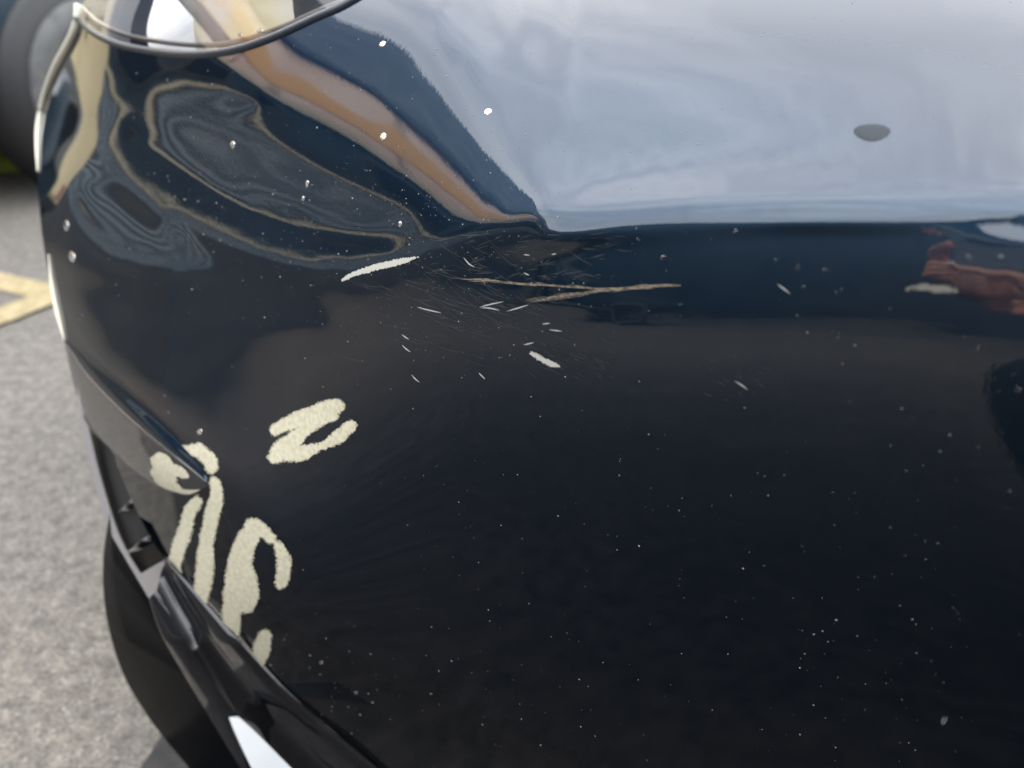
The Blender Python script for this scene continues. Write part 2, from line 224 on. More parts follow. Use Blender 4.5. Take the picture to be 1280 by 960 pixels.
[-1325,1329,-6,9,8,57,271,421,-272,-333,-113,175,-95,-1109,-967,4032,-1139,-1383,-346,78,1821,4,-940,-821,-12,526,404,65,-36,-372,-327,-17,236,274,147,-235,-265,-52,29,175,125,127,-6,-145,-277,350,82,478,-412,49,-152,129,-1498,1367,902,-1321,-1345,-494,296,3,175,377,-193,-82,386,-251,-51,562,-38,-92,506,34,-118,551,69,-157,391,83,-398,310,175,-267,319,275,-264,216,296,-272,102,351,-112,478,1406,-964,-300,-71,-519,-32,133,-480,-111,-55,-797,-309,20,192],
[-1356,1413,18,5,-48,-58,93,196,515,-333,-357,3,313,26,-1279,-1728,3011,-462,1873,-818,-2724,1002,1634,435,-844,-1203,97,72,401,559,-32,-245,-330,-171,101,242,107,-162,-204,-50,194,-47,204,-27,-64,-447,-270,-444,-482,-362,-409,-20,-736,202,2221,1657,655,651,-495,-995,287,-33,-269,558,129,-261,504,-14,-545,410,-2,-714,313,-50,-737,157,74,-704,216,221,-696,-32,259,-633,-177,400,-544,-303,538,-487,-502,630,-544,-429,861,-182,-307,769,-44,-454,893,222,-332,1258,367,-377],
[-1333,1444,40,57,-2,-201,70,-118,209,668,-562,-382,-7,453,243,-574,-358,666,-3098,2571,2229,-1652,-1561,564,1271,876,-921,-414,-954,283,516,-133,111,209,-14,-210,-37,191,52,-477,-143,-39,-125,-250,-716,-330,60,937,690,728,1131,257,1816,-75,-2802,-1841,-880,-301,380,857,586,221,39,17,-124,-84,-224,-130,105,-204,-168,192,-142,-117,275,-7,-29,343,214,114,248,168,113,153,134,140,59,64,132,67,74,193,-86,-265,247,200,-603,262,-43,-408,-9,-222,-270,-681,-375,665],
[-1271,1397,45,124,214,-119,-577,46,-351,520,858,-569,-363,-36,232,-18,-527,665,1068,-3306,95,2289,1234,-992,-1525,-272,1163,898,794,-1129,-589,-126,107,186,-150,50,23,-341,-19,233,-1137,-305,127,185,658,926,542,-23,219,-252,-892,-1198,-1324,-217,839,853,1092,892,470,-95,-344,-204,-125,-74,-57,-63,-83,-13,30,29,124,-25,31,75,-40,-3,40,-182,-275,-69,-184,-90,48,-140,-115,84,-110,-151,98,-100,-106,128,15,-32,44,235,219,39,-80,-141,200,57,-262,197,142,71],
[-1151,1227,-18,-83,-46,540,110,-394,-405,-115,327,379,288,-179,-512,155,-540,-727,1132,1288,-1459,-1204,238,1100,1614,-373,-1090,-1168,-89,1041,220,874,64,-326,-575,110,-137,-443,-878,159,116,226,694,208,451,324,-628,-713,-26,-378,-215,683,28,-549,1742,1086,-279,-913,-519,-272,-116,-21,-26,-11,6,-1,105,23,-138,113,-1,-121,109,41,-143,92,53,-150,162,68,-138,67,41,-152,45,75,-132,43,138,-120,-39,78,-123,22,225,-566,-162,195,-18,20,224,-40,10,583,239,-532],
[-978,1060,-22,5,37,117,60,-339,338,-112,-908,492,168,27,451,122,-138,-97,-527,-28,571,-81,-654,-517,-582,1377,898,662,-486,-289,-544,-1238,642,-231,421,-227,-627,378,1573,-630,678,179,-788,261,188,-1013,213,503,-431,188,458,-84,758,537,-1498,-1064,-274,552,106,-188,193,67,-60,162,27,74,40,49,-16,15,-15,41,-17,-21,87,-61,-63,154,-45,-145,203,-6,-192,176,72,-248,152,163,-286,116,216,-273,146,107,-140,-118,281,-353,127,245,-334,-60,279,-492,-305,188],
[-790,902,5,1,-8,-235,-110,178,-242,-10,492,-71,-136,-2,-155,-275,498,586,-320,-130,155,-52,-17,87,-220,-924,-427,79,846,-59,694,722,-1257,160,-65,-223,838,213,-937,342,151,-158,210,228,-559,84,214,-172,70,122,-70,-64,-390,-419,-51,309,36,291,-98,189,-13,33,20,-12,-27,-29,8,-65,79,-83,31,-5,10,-26,40,-57,18,37,-44,5,18,-49,-6,70,-39,-47,92,-72,9,15,23,-50,40,-28,-71,189,-76,15,-111,185,-209,325,-186,88,-19,21],
[-613,748,4,17,-45,-69,79,-9,-307,-8,111,-238,114,394,-128,141,-194,-462,453,283,-242,216,117,-229,-37,-70,55,-12,-492,40,120,-180,677,-71,-521,449,122,-550,60,383,-359,624,192,-506,-37,355,-225,-136,311,-168,-260,291,-554,-185,267,440,96,-229,8,108,-142,-39,169,-201,73,-18,29,-73,89,-42,11,-17,-4,25,-72,65,8,-73,29,98,-123,-1,115,-135,-8,162,-115,-59,142,-45,-158,247,-185,37,-44,167,-297,345,-125,-190,323,-98,-164,216,411,-339],
[-511,642,27,10,55,34,-46,-237,314,-238,-581,477,-56,-404,469,212,-62,154,-227,-271,178,86,-96,80,129,32,-34,-80,173,-242,-600,28,75,152,776,-267,-640,633,444,-381,394,-576,-346,120,344,-342,39,312,-405,37,301,-445,335,69,244,-378,164,-18,130,-309,212,13,-219,212,-63,-22,-47,150,-199,137,-41,1,-13,32,-24,16,-26,18,9,-63,69,21,-75,71,16,-77,14,120,-119,42,79,-153,108,-45,56,-221,415,-433,284,-50,-39,-279,455,-300,-365,396],
[-452,563,13,21,-40,-88,-83,333,213,40,-438,-448,-126,188,226,-115,188,269,-256,7,163,-286,-35,179,12,54,94,-177,-299,-253,162,239,-13,85,262,-122,233,128,-523,-112,64,258,-162,257,-259,-6,202,-153,35,132,-84,64,-11,303,-742,281,-303,289,-155,144,10,-55,67,-61,76,-65,121,-135,130,-93,46,-34,42,-53,56,-25,-20,50,-23,-10,6,-3,-30,44,5,-67,80,-88,20,15,-3,16,-62,110,-176,240,-228,219,-236,262,-245,227,-33,-112,339,-230],
[-435,534,12,-10,-6,-7,54,-127,-394,309,1021,-715,-31,-86,-582,216,232,-218,158,200,-200,40,119,-120,-4,-71,2,160,67,372,78,-808,-431,266,-138,488,341,-365,237,500,-343,-712,512,-392,34,316,-226,-84,186,-129,-143,214,172,-433,593,-420,587,-487,207,37,-150,9,152,-117,-121,248,-229,84,6,17,-115,196,-106,-15,25,-22,-11,0,23,-12,21,-9,31,-29,-35,115,-74,51,-6,-26,-48,30,52,-156,278,-246,148,-103,260,-543,520,-236,-383,323,-273,278],
[-441,503,-6,48,45,110,12,-410,-11,-172,-41,677,53,-187,115,-50,-510,3,334,-227,25,273,-65,-60,29,53,-121,-205,193,-11,-175,523,-315,-407,282,135,-260,234,101,-571,15,994,-546,193,141,-260,66,130,-119,-36,185,-15,-276,363,-501,389,-594,428,-169,-39,111,59,-183,76,171,-262,210,-19,-65,-24,163,-236,91,88,-82,9,74,-71,-15,77,-64,-8,57,-63,29,-47,43,-91,97,-24,13,31,-98,165,-245,243,-221,208,-356,577,-483,209,287,-143,187,-312],
[-447,464,-8,-19,-3,-53,-2,433,-134,-295,-130,203,-170,185,217,-321,182,132,-405,102,112,-231,46,20,-102,-26,-71,129,85,-132,239,566,278,-258,-236,-441,-29,239,-208,285,457,-1045,178,76,-31,-61,134,-14,-192,181,29,-206,343,-246,378,-428,455,-248,164,-143,170,-116,-55,189,-155,33,-19,41,-146,206,-121,20,22,-18,-51,47,0,-21,65,-28,-10,22,-16,27,-31,59,-77,136,-144,70,-39,-51,105,-121,163,-188,284,-357,400,-392,180,-180,211,-343,-182,309],
[-430,396,-9,-34,-56,-51,62,229,180,168,-138,-416,124,154,-315,115,204,-301,23,191,-213,-46,108,-96,1,127,-28,51,-26,106,38,-189,144,182,-305,68,130,-370,40,-44,-451,884,48,-46,-158,193,-108,-122,267,-131,-113,215,-257,225,-403,362,-287,94,-196,330,-278,49,243,-299,88,102,-52,-116,305,-258,31,99,-67,-72,168,-55,-71,103,-85,-27,55,1,-37,2,47,-102,89,-102,108,-39,6,62,-94,82,-103,169,-322,409,-346,167,23,186,-433,428,213,-282],
[-404,359,-23,-38,10,47,26,-191,347,386,-347,110,23,-457,197,112,-365,163,154,-287,114,139,-235,112,96,-146,81,74,-104,50,-12,-108,28,-12,125,66,-222,141,189,-24,201,-481,3,-119,241,-128,-31,141,-141,48,55,-10,151,-294,393,-271,84,-34,232,-416,307,42,-309,271,18,-229,94,192,-364,231,58,-169,41,158,-245,68,141,-149,35,104,-88,-49,106,-24,-80,152,-103,52,-63,46,-43,9,14,-14,33,-112,278,-356,237,-78,-31,-261,577,-379,-158,192],
[-309,248,-13,-22,-65,-92,-146,159,212,-21,497,152,-416,-66,79,-233,1,148,-171,-5,133,-100,-22,130,-87,-12,118,-54,-47,39,-30,-57,-21,92,80,-178,60,102,-212,-114,70,310,-137,163,-133,0,63,-74,53,-15,-23,28,-101,121,-164,110,-120,155,-177,147,-56,-37,28,26,-17,-13,100,-118,66,-27,5,-46,101,-61,15,27,-35,-16,23,0,-33,48,-14,-35,39,-41,35,-55,75,-46,35,-19,5,5,-39,73,-110,123,-109,163,-182,201,-167,79,68,-60],
[-187,115,2,-3,-31,-24,60,-23,-176,143,257,86,49,109,-311,-24,147,-268,17,183,-199,17,181,-171,-4,170,-116,-39,83,-64,-27,-29,53,40,-107,74,88,-151,70,219,-95,-271,203,-129,5,87,-58,-2,36,-3,8,-12,50,-36,8,-48,143,-171,67,80,-122,-3,166,-149,-28,191,-171,3,117,-82,-65,167,-102,-46,119,-50,-61,85,-14,-74,73,4,-53,43,2,-24,-1,43,-49,19,1,-11,13,-32,65,-56,-2,30,45,-189,222,-57,-211,175,7,17],
[-96,36,4,9,28,45,-7,-211,-79,11,-15,277,436,-88,-92,-14,-237,0,91,-163,39,110,-138,25,115,-137,3,78,-71,-12,19,-20,5,-7,17,54,-48,-9,58,-74,-37,182,-60,12,-16,10,-13,-15,24,-10,-15,27,-10,-26,-7,45,-75,49,-3,-29,16,40,-78,43,35,-67,35,23,-47,7,53,-57,15,40,-45,-7,42,-32,-16,40,-16,-25,37,-13,-16,19,3,-33,45,-31,8,3,9,-8,-5,3,-2,8,-45,81,-66,19,36,20,-31,-4],
[-44,12,-1,-12,0,-30,-51,57,-32,-204,-11,120,235,276,44,-182,-68,56,-155,-35,115,-104,-34,148,-99,-58,133,-62,-53,78,-29,-31,8,-5,30,-39,10,41,-36,16,35,-74,16,2,3,-6,11,12,-8,2,7,7,-18,-6,23,-30,7,16,-14,-9,42,-28,-13,41,-19,-28,43,-14,-29,45,-5,-29,34,-5,-29,35,-2,-28,16,6,-25,19,7,-18,6,9,-15,6,-3,2,-7,19,-7,-4,1,0,6,-24,31,-9,-11,4,28,-61,18,13],
[28,-56,-4,2,-11,-5,32,23,-121,-20,-21,-175,43,319,159,89,36,-225,-49,100,-164,-23,159,-142,-20,146,-112,-37,103,-71,-21,41,-23,-13,-12,26,24,-36,8,24,-16,9,12,-5,-7,8,-1,0,3,-1,12,-29,15,14,-32,6,39,-50,2,64,-70,3,76,-69,-21,87,-72,-15,84,-48,-31,75,-43,-31,67,-25,-33,43,-6,-35,35,1,-33,21,13,-33,18,7,-17,1,18,-18,15,-14,12,-8,-12,35,-18,-29,40,14,-101,94,-7,9],
[78,-100,-1,4,15,39,15,-107,12,21,-150,-58,-33,-20,313,277,-104,-25,23,-156,-22,68,-95,-18,89,-79,-28,72,-50,-35,53,-29,-21,22,-8,12,13,-9,11,-2,-17,38,5,-5,-3,6,0,-10,15,-2,-22,21,-3,-9,-8,19,-26,18,10,-25,8,19,-27,2,23,-32,10,22,-15,0,24,-27,1,13,-12,-9,19,-3,-8,15,-6,-11,11,-1,-14,13,-4,-9,7,0,-6,11,-13,14,-11,5,-1,-1,-3,9,-4,-22,40,-3,16,-22],
[118,-131,-13,-3,5,-10,-28,55,11,-93,-9,-16,-128,-27,97,120,204,171,-158,-86,69,-99,-81,114,-63,-78,125,-49,-67,90,-33,-43,44,-12,-13,4,-2,5,6,20,19,-60,17,-11,10,6,-7,12,-2,-9,7,4,1,-14,25,-23,3,15,-4,-21,33,-10,-28,35,-14,-14,27,6,-37,40,-10,-22,23,3,-31,18,10,-21,17,10,-19,5,6,-14,3,16,-16,-1,5,-5,1,-3,9,-11,11,-8,11,-14,8,6,-23,17,10,-8,-21,40],
[156,-182,7,4,-6,-12,21,34,-79,-5,24,-97,-21,-7,-159,63,327,82,89,60,-181,-94,111,-138,-44,151,-106,-41,108,-70,-53,82,-31,-37,40,-5,-26,18,-5,-27,0,87,-40,23,-10,-6,7,1,-13,3,15,-24,4,21,-33,11,25,-31,-7,53,-52,-8,56,-46,-3,45,-26,-24,62,-47,-16,43,-25,-20,41,-11,-23,32,-3,-27,25,-1,-20,12,17,-35,21,5,-15,4,6,-9,-1,12,-7,6,-16,23,-14,-15,24,8,-42,29,35,-36],
[165,-179,12,4,12,14,16,-92,10,29,-79,-15,32,-114,-47,43,27,125,270,39,-122,15,-97,-76,75,-51,-47,69,-25,-64,62,-25,-44,47,-13,-24,37,-3,7,52,15,-114,43,-18,5,8,11,-6,5,14,-16,11,4,-14,7,9,-10,-5,24,-20,-2,18,-17,1,15,0,-15,23,-18,-10,8,1,-12,14,4,-10,10,5,-14,7,-6,1,-1,17,-21,13,-6,0,0,1,-3,-6,12,-12,12,-16,17,-19,13,-6,8,-13,9,22,-29,39],
[169,-165,-1,-3,-5,-13,-49,39,38,-72,0,43,-94,-21,44,-101,-62,152,45,134,208,-91,-164,108,-77,-126,136,-22,-123,129,-20,-103,85,10,-69,46,-5,-28,8,-30,-37,133,-27,4,-11,7,-16,-2,19,-19,2,12,-19,-7,26,-11,-24,43,-23,-27,53,-15,-36,47,-2,-46,50,-9,-42,33,10,-48,38,10,-36,28,12,-35,16,10,-19,-5,34,-33,14,6,-2,-16,26,-10,-6,14,-19,12,-17,22,-18,11,-16,30,-32,11,33,-44,27,-35],
[194,-189,-6,-2,-13,-17,21,42,-69,-2,43,-74,-12,43,-96,-52,24,-100,62,223,151,51,22,-175,-68,120,-97,-76,143,-84,-55,96,-40,-65,87,-26,-39,50,15,0,46,-118,12,-10,28,-20,12,24,-22,13,16,-24,6,25,-31,-1,43,-45,3,42,-38,-2,50,-37,-17,53,-40,-16,43,-20,-28,50,-20,-25,40,-8,-26,32,-9,-22,17,16,-41,34,-7,-6,-7,33,-35,15,7,-16,9,-14,17,-17,14,-13,20,-37,40,-8,-35,29,-11,36],
[219,-225,5,8,1,29,23,-85,-7,58,-78,-7,53,-72,-31,43,-75,-64,53,1,63,270,9,-87,24,-47,-106,84,-19,-70,43,13,-80,52,5,-47,44,6,-55,-16,-7,96,-29,45,-39,9,9,-21,8,9,-13,-4,20,-17,-3,18,-23,0,9,-2,-12,26,-5,-18,21,-6,-19,17,2,-18,18,6,-20,15,5,-21,9,3,-10,3,21,-29,18,-11,8,-18,30,-23,18,-7,-4,2,-8,10,-15,17,-18,22,-26,26,-12,8,-6,14,14,-43],
[184,-184,5,-3,1,-6,-46,26,58,-73,4,45,-66,-20,69,-79,-68,61,-126,-95,161,84,181,223,-148,-227,165,-41,-160,141,7,-166,137,16,-129,94,33,-93,62,71,-49,-105,75,-66,30,16,-21,4,23,-14,-13,45,-27,-12,37,-21,-29,46,-8,-45,61,-9,-46,62,-11,-54,56,-1,-51,51,11,-59,43,12,-51,27,18,-39,17,33,-48,22,8,-14,-20,53,-41,8,9,-8,-13,14,5,-17,15,-18,30,-33,28,-5,-7,-7,43,-41,-18,37],
[139,-129,-2,-7,-3,-20,9,49,-55,-4,51,-59,-27,76,-75,-27,62,-97,-48,49,-117,-16,303,77,-62,135,-119,-91,111,-71,-94,141,-53,-85,106,-8,-73,61,-17,-84,15,121,-82,55,-5,-28,3,16,-29,-1,34,-39,11,28,-32,-7,39,-37,-6,54,-51,-7,58,-44,-11,44,-30,-12,49,-27,-22,46,-21,-28,38,-16,-24,33,3,-35,36,-4,-17,2,32,-48,32,-6,-14,-2,20,-17,-2,21,-17,16,-26,29,-16,4,4,16,-45,27,13,-23],
[101,-92,-7,8,18,23,29,-92,-6,64,-56,-30,73,-71,-18,64,-50,-61,60,-46,-100,22,-68,47,377,44,-162,14,3,-136,67,34,-98,46,46,-83,38,36,-45,40,49,-127,42,-10,-7,-3,25,-19,-2,26,-14,-2,16,-4,-15,23,-6,-18,22,-4,-12,16,-2,-19,15,13,-25,13,19,-31,15,15,-27,7,13,-22,5,14,-16,7,9,-4,-14,28,-27,14,-11,10,-21,21,-15,3,4,-5,10,-13,13,-8,9,-15,24,-24,14,8,-3,0],
[43,-39,4,3,0,-1,-37,28,53,-56,-25,73,-63,-21,68,-59,-58,106,-55,-101,101,-73,-166,197,109,-80,184,-11,-222,162,25,-196,154,51,-172,103,43,-108,37,20,-87,92,16,-32,-14,47,-43,-13,42,-32,-18,43,-15,-34,58,-22,-37,59,-16,-53,64,-13,-58,64,-2,-56,59,8,-66,57,9,-61,40,22,-57,35,21,-48,19,28,-37,-2,48,-45,7,19,-10,-29,45,-28,-2,15,-5,-6,2,7,-6,2,-6,28,-44,21,24,-28,-8,10],
[-18,17,8,0,-9,-20,14,66,-43,-32,74,-59,-20,69,-69,-34,84,-58,-47,87,-72,-59,105,-95,-78,205,-13,-67,151,-57,-96,143,-37,-94,116,-12,-79,65,21,-53,46,-27,-32,1,37,-50,15,29,-41,7,30,-30,-2,42,-41,3,46,-42,-12,49,-43,-14,53,-40,-10,52,-29,-23,46,-22,-21,42,-15,-28,41,-5,-28,29,2,-31,20,14,-36,26,4,-22,0,33,-38,14,9,-10,-3,9,-6,-2,5,-6,13,-30,29,-10,-21,10,20,-20],
[-83,92,-4,8,8,33,31,-74,-20,79,-68,-16,67,-55,-37,72,-29,-68,83,-18,-83,65,8,-142,29,79,-75,105,80,-116,49,79,-125,44,77,-104,22,63,-65,-1,39,-27,-15,42,-38,3,27,-19,-10,22,-9,-18,25,-5,-16,24,1,-27,23,4,-36,24,5,-30,22,18,-38,14,23,-33,7,26,-28,7,24,-26,2,29,-31,0,21,-17,-4,13,-2,-22,26,-14,6,2,9,-17,9,-7,0,0,-2,9,-18,9,1,-1,-14,35,-25,21],
[-164,164,5,-2,9,-2,-21,3,67,-55,-16,65,-37,-53,92,-44,-70,108,-35,-97,124,-30,-159,120,-33,-178,227,56,-182,186,66,-234,165,81,-198,105,72,-138,45,66,-94,14,50,-55,-8,52,-40,-14,50,-29,-28,56,-27,-33,59,-18,-49,69,-12,-61,72,-15,-63,71,-1,-74,66,10,-72,56,18,-70,50,27,-63,31,40,-68,27,27,-46,5,37,-31,-13,50,-37,-4,26,-3,-27,33,-15,-4,2,1,-3,-7,5,11,-20,-3,51,-56,20,-29],
[-252,241,2,2,-12,-15,-2,98,-64,-20,79,-45,-50,103,-66,-38,98,-46,-62,103,-63,-64,80,-71,-110,135,-24,-43,159,-15,-96,134,-16,-101,114,7,-94,60,22,-61,35,0,-53,3,40,-51,12,35,-36,1,36,-36,-4,39,-36,-7,42,-30,-14,55,-43,-12,48,-33,-22,48,-23,-27,46,-20,-24,41,-6,-32,36,6,-42,38,-7,-22,13,18,-34,15,19,-30,15,12,-15,-7,27,-24,11,-4,3,-9,4,-1,5,-12,9,13,-43,28,-24,49],
[-351,348,-12,1,18,21,44,-83,-11,70,-45,-34,81,-37,-44,81,-18,-67,68,8,-96,55,26,-140,45,64,-104,71,126,-126,38,124,-136,8,108,-107,-1,78,-73,-24,49,-2,-34,53,-35,-15,30,-9,-18,27,-3,-30,32,-5,-33,24,17,-44,34,8,-31,17,21,-45,12,30,-47,17,27,-38,2,41,-41,1,38,-35,1,21,-13,-20,44,-30,-4,19,0,-14,16,1,-24,23,-10,0,-5,14,-17,11,-7,8,-8,-2,15,-11,-10,11,33,-59],
[-412,387,0,1,0,15,-36,-10,70,-19,-56,96,-31,-61,104,-18,-94,119,-13,-126,127,4,-171,164,9,-198,177,69,-224,185,89,-243,146,106,-219,91,94,-147,41,99,-87,-59,99,-86,-7,61,-39,-24,60,-23,-36,67,-35,-40,64,-11,-67,82,-15,-57,68,3,-77,67,8,-80,70,6,-70,49,31,-83,47,34,-70,28,34,-48,5,58,-65,16,33,-26,-20,50,-27,-21,41,-24,-7,12,7,-24,23,-16,12,-16,12,15,-26,-1,43,-27,-37,59],
[-470,430,4,-7,-12,-45,4,93,-31,-51,120,-56,-37,93,-37,-53,105,-43,-56,96,-27,-88,128,-42,-56,103,-24,-95,126,-15,-85,119,3,-106,82,16,-93,51,21,-98,11,107,-94,34,20,-39,-6,35,-35,-7,41,-39,2,27,-18,-28,56,-41,-9,35,-14,-23,47,-22,-29,45,-23,-17,29,4,-44,41,-10,-26,25,4,-25,12,32,-49,35,1,-11,-7,28,-33,10,14,-18,4,4,4,-20,27,-20,21,-18,16,-12,-5,8,8,-29,-2,37,-51],
[-506,469,-3,6,-1,20,22,-58,-36,94,-31,-34,68,-6,-62,74,21,-91,69,38,-109,70,63,-110,48,98,-152,32,126,-128,8,153,-137,-17,127,-117,-15,92,-60,-4,85,-115,6,18,-2,-43,45,-13,-26,39,-2,-27,21,23,-58,46,3,-34,4,41,-59,28,36,-53,14,30,-43,-2,55,-65,19,30,-33,-13,44,-35,-15,59,-42,5,18,6,-39,43,-16,-13,12,9,-24,10,11,-30,30,-13,12,-17,20,-15,9,-18,23,-12,-19,41,-31,40],
[-515,471,5,5,12,11,-28,-66,105,-28,-54,91,2,-94,123,-5,-117,131,1,-141,149,10,-154,154,57,-223,161,59,-210,148,106,-256,144,112,-222,80,103,-156,13,77,-109,55,50,-31,-53,83,-47,-36,61,-29,-38,57,-1,-65,86,-28,-51,53,16,-89,79,0,-72,72,11,-73,48,33,-98,71,10,-62,24,46,-74,25,51,-71,25,35,-30,-22,67,-49,-5,31,-9,-35,43,-10,-28,34,-18,5,-7,20,-20,15,-15,31,-37,6,40,-42,19,-37],
[-503,453,13,-7,-15,-29,-14,118,-55,-44,95,-30,-57,113,-25,-70,99,-29,-63,99,-19,-62,84,8,-88,105,-22,-78,81,22,-101,89,11,-89,66,35,-95,37,51,-49,18,-15,-29,-29,65,-57,0,37,-33,-13,32,-9,-28,59,-39,-3,22,-3,-37,50,-23,-20,35,-6,-21,24,9,-47,48,-20,-12,10,21,-48,28,15,-38,22,10,-17,-3,37,-42,22,5,-5,-18,31,-23,-6,22,-16,6,-5,16,-23,22,-13,20,-28,19,-2,-15,2,-13,34],
[-462,437,-6,-2,2,15,37,-44,-43,66,-14,-60,73,20,-80,69,33,-101,61,68,-114,52,103,-153,40,116,-138,12,148,-150,2,164,-148,-32,154,-115,-32,111,-80,-60,65,16,-62,80,-35,-24,31,2,-46,31,11,-55,46,3,-29,7,44,-67,32,29,-50,9,44,-57,10,62,-71,23,32,-38,-19,70,-62,4,44,-37,-16,41,-18,-31,55,-28,-7,12,17,-44,38,-4,-22,15,5,-11,-1,20,-26,23,-18,18,-20,8,5,6,-30,30,7,-29],
[-375,366,-14,-1,7,26,-24,-80,96,-4,-93,111,6,-119,121,8,-126,129,26,-153,141,41,-181,139,49,-195,143,80,-217,133,104,-218,103,127,-211,55,131,-143,12,113,-82,-79,114,-79,-18,63,-22,-52,70,-19,-55,72,-25,-42,51,15,-83,85,-4,-63,55,18,-85,63,25,-85,65,15,-59,25,52,-94,49,32,-60,11,48,-56,-5,62,-58,9,34,-13,-42,62,-32,-15,35,-9,-27,24,4,-28,32,-16,15,-23,16,4,-11,-14,50,-32,-11,19],
[-273,254,0,-14,-18,-41,-17,127,-37,-67,110,-35,-66,99,-27,-66,87,7,-76,82,8,-84,82,7,-74,58,29,-91,63,27,-73,40,62,-91,39,71,-97,14,55,-86,-23,111,-78,10,32,-25,-31,45,-24,-24,41,-27,-17,23,-1,-34,55,-19,-19,26,5,-38,29,3,-32,31,2,-20,5,36,-50,31,4,-22,-1,32,-31,-2,29,-36,12,10,-6,-18,38,-29,6,12,-5,-11,20,-8,-13,19,-14,13,-15,15,-10,5,-11,18,-25,4,8,-4],
[-161,135,6,-3,-2,4,51,-29,-67,72,-5,-73,65,33,-100,48,68,-118,61,86,-142,48,112,-138,14,143,-161,15,154,-141,-27,193,-151,-33,171,-115,-46,122,-65,-37,100,-80,-28,46,-2,-61,47,2,-46,40,11,-45,21,31,-63,37,28,-51,15,49,-67,16,54,-68,8,47,-47,-8,73,-65,4,47,-35,-26,69,-47,-18,57,-32,-26,37,-4,-44,46,-4,-20,14,20,-36,25,6,-22,12,1,-7,-11,16,-9,9,-18,27,-17,-15,23,8,-13],
[-29,1,-6,11,24,36,-20,-99,98,-2,-103,107,5,-125,109,33,-148,120,36,-157,119,49,-169,126,69,-192,119,84,-184,100,114,-205,85,139,-194,30,131,-133,-19,108,-84,-14,85,-37,-61,81,-25,-55,63,-12,-52,58,4,-69,71,-3,-61,56,16,-81,64,22,-77,50,19,-68,37,41,-79,42,35,-60,13,55,-72,16,50,-52,-4,53,-45,-24,61,-36,-14,39,-7,-36,48,-10,-21,23,-1,-17,4,6,-13,8,-9,20,-23,5,28,-12,-22,22],
[49,-71,-1,0,-17,-40,-26,142,-28,-78,96,-13,-85,81,0,-76,75,5,-90,69,34,-91,50,42,-80,43,55,-88,24,67,-76,15,97,-89,8,85,-79,-20,84,-56,-20,60,-43,-39,58,-27,-28,44,-17,-31,37,-5,-31,37,-5,-29,26,4,-33,27,11,-35,21,16,-30,10,23,-37,10,20,-23,-2,38,-32,-1,30,-25,-11,37,-26,-7,23,-19,-3,13,-3,-14,25,-6,-6,14,4,-16,8,-3,-7,3,-5,10,-8,4,2,-3,-25,27,-30],
[138,-158,9,3,-7,1,50,-19,-77,68,26,-104,71,38,-109,46,75,-142,45,98,-138,34,124,-153,23,156,-158,-5,170,-147,-25,194,-142,-54,184,-117,-59,138,-60,-65,95,-30,-60,63,-3,-60,50,13,-52,36,16,-51,27,34,-64,28,35,-56,12,52,-72,16,58,-61,4,59,-62,-6,64,-56,-17,73,-52,-15,65,-36,-32,65,-32,-27,42,0,-47,38,5,-42,35,9,-32,19,20,-29,16,2,-13,-4,10,-2,-3,-3,9,3,-30,37,-23,34],
[227,-228,-4,4,14,49,-22,-127,101,34,-138,113,18,-131,92,48,-159,109,47,-158,97,64,-165,99,82,-164,84,98,-169,66,124,-174,29,153,-172,3,135,-99,-39,114,-67,-39,82,-22,-69,84,-17,-55,67,-5,-52,50,12,-71,66,1,-59,43,27,-79,53,25,-72,43,32,-65,27,42,-77,29,42,-64,17,48,-49,-4,57,-53,-4,45,-24,-32,58,-30,-26,46,-15,-32,41,-1,-35,35,-8,-9,8,8,-18,9,-5,8,-4,-10,36,-27,19,-41],
[335,-333,-10,-13,-4,-43,-38,132,4,-106,108,-9,-93,79,23,-105,70,37,-102,48,54,-91,24,73,-96,11,87,-83,-14,97,-87,-25,134,-94,-25,127,-71,-45,103,-42,-38,52,-19,-61,76,-24,-34,40,-3,-31,29,12,-42,38,-3,-25,8,26,-45,28,16,-32,8,27,-35,-1,41,-42,8,23,-21,-12,40,-26,-17,43,-22,-13,30,-7,-31,38,-16,-15,22,-3,-20,25,-4,-21,20,-6,2,-3,14,-13,13,-11,7,-4,-1,10,-8,-3,-24,43],
[452,-455,-1,-5,2,-4,51,7,-108,66,31,-109,47,80,-130,53,78,-123,26,123,-161,21,156,-173,13,150,-153,-24,186,-154,-47,205,-153,-54,188,-102,-75,144,-62,-80,93,12,-80,92,-11,-55,42,23,-61,33,31,-61,35,27,-53,10,59,-78,28,44,-55,-2,64,-69,-1,71,-75,9,59,-45,-24,74,-55,-19,63,-33,-28,57,-17,-47,63,-20,-38,36,12,-47,36,13,-46,20,16,-24,3,30,-33,18,2,1,-9,4,4,-3,-19,14,26,-47],
[522,-511,5,6,7,41,4,-155,92,45,-148,86,65,-163,104,44,-129,76,91,-177,81,84,-172,86,77,-151,40,120,-156,28,132,-155,2,144,-125,-38,145,-85,-50,127,-32,-105,115,-33,-47,68,4,-66,59,9,-59,57,5,-49,38,30,-77,57,7,-50,30,35,-73,34,38,-73,35,26,-41,7,51,-61,10,38,-38,-10,49,-31,-25,59,-41,-12,40,-9,-45,55,-16,-35,38,-1,-28,19,13,-37,37,-6,-4,-3,12,-10,-2,-6,19,2,-30,42],
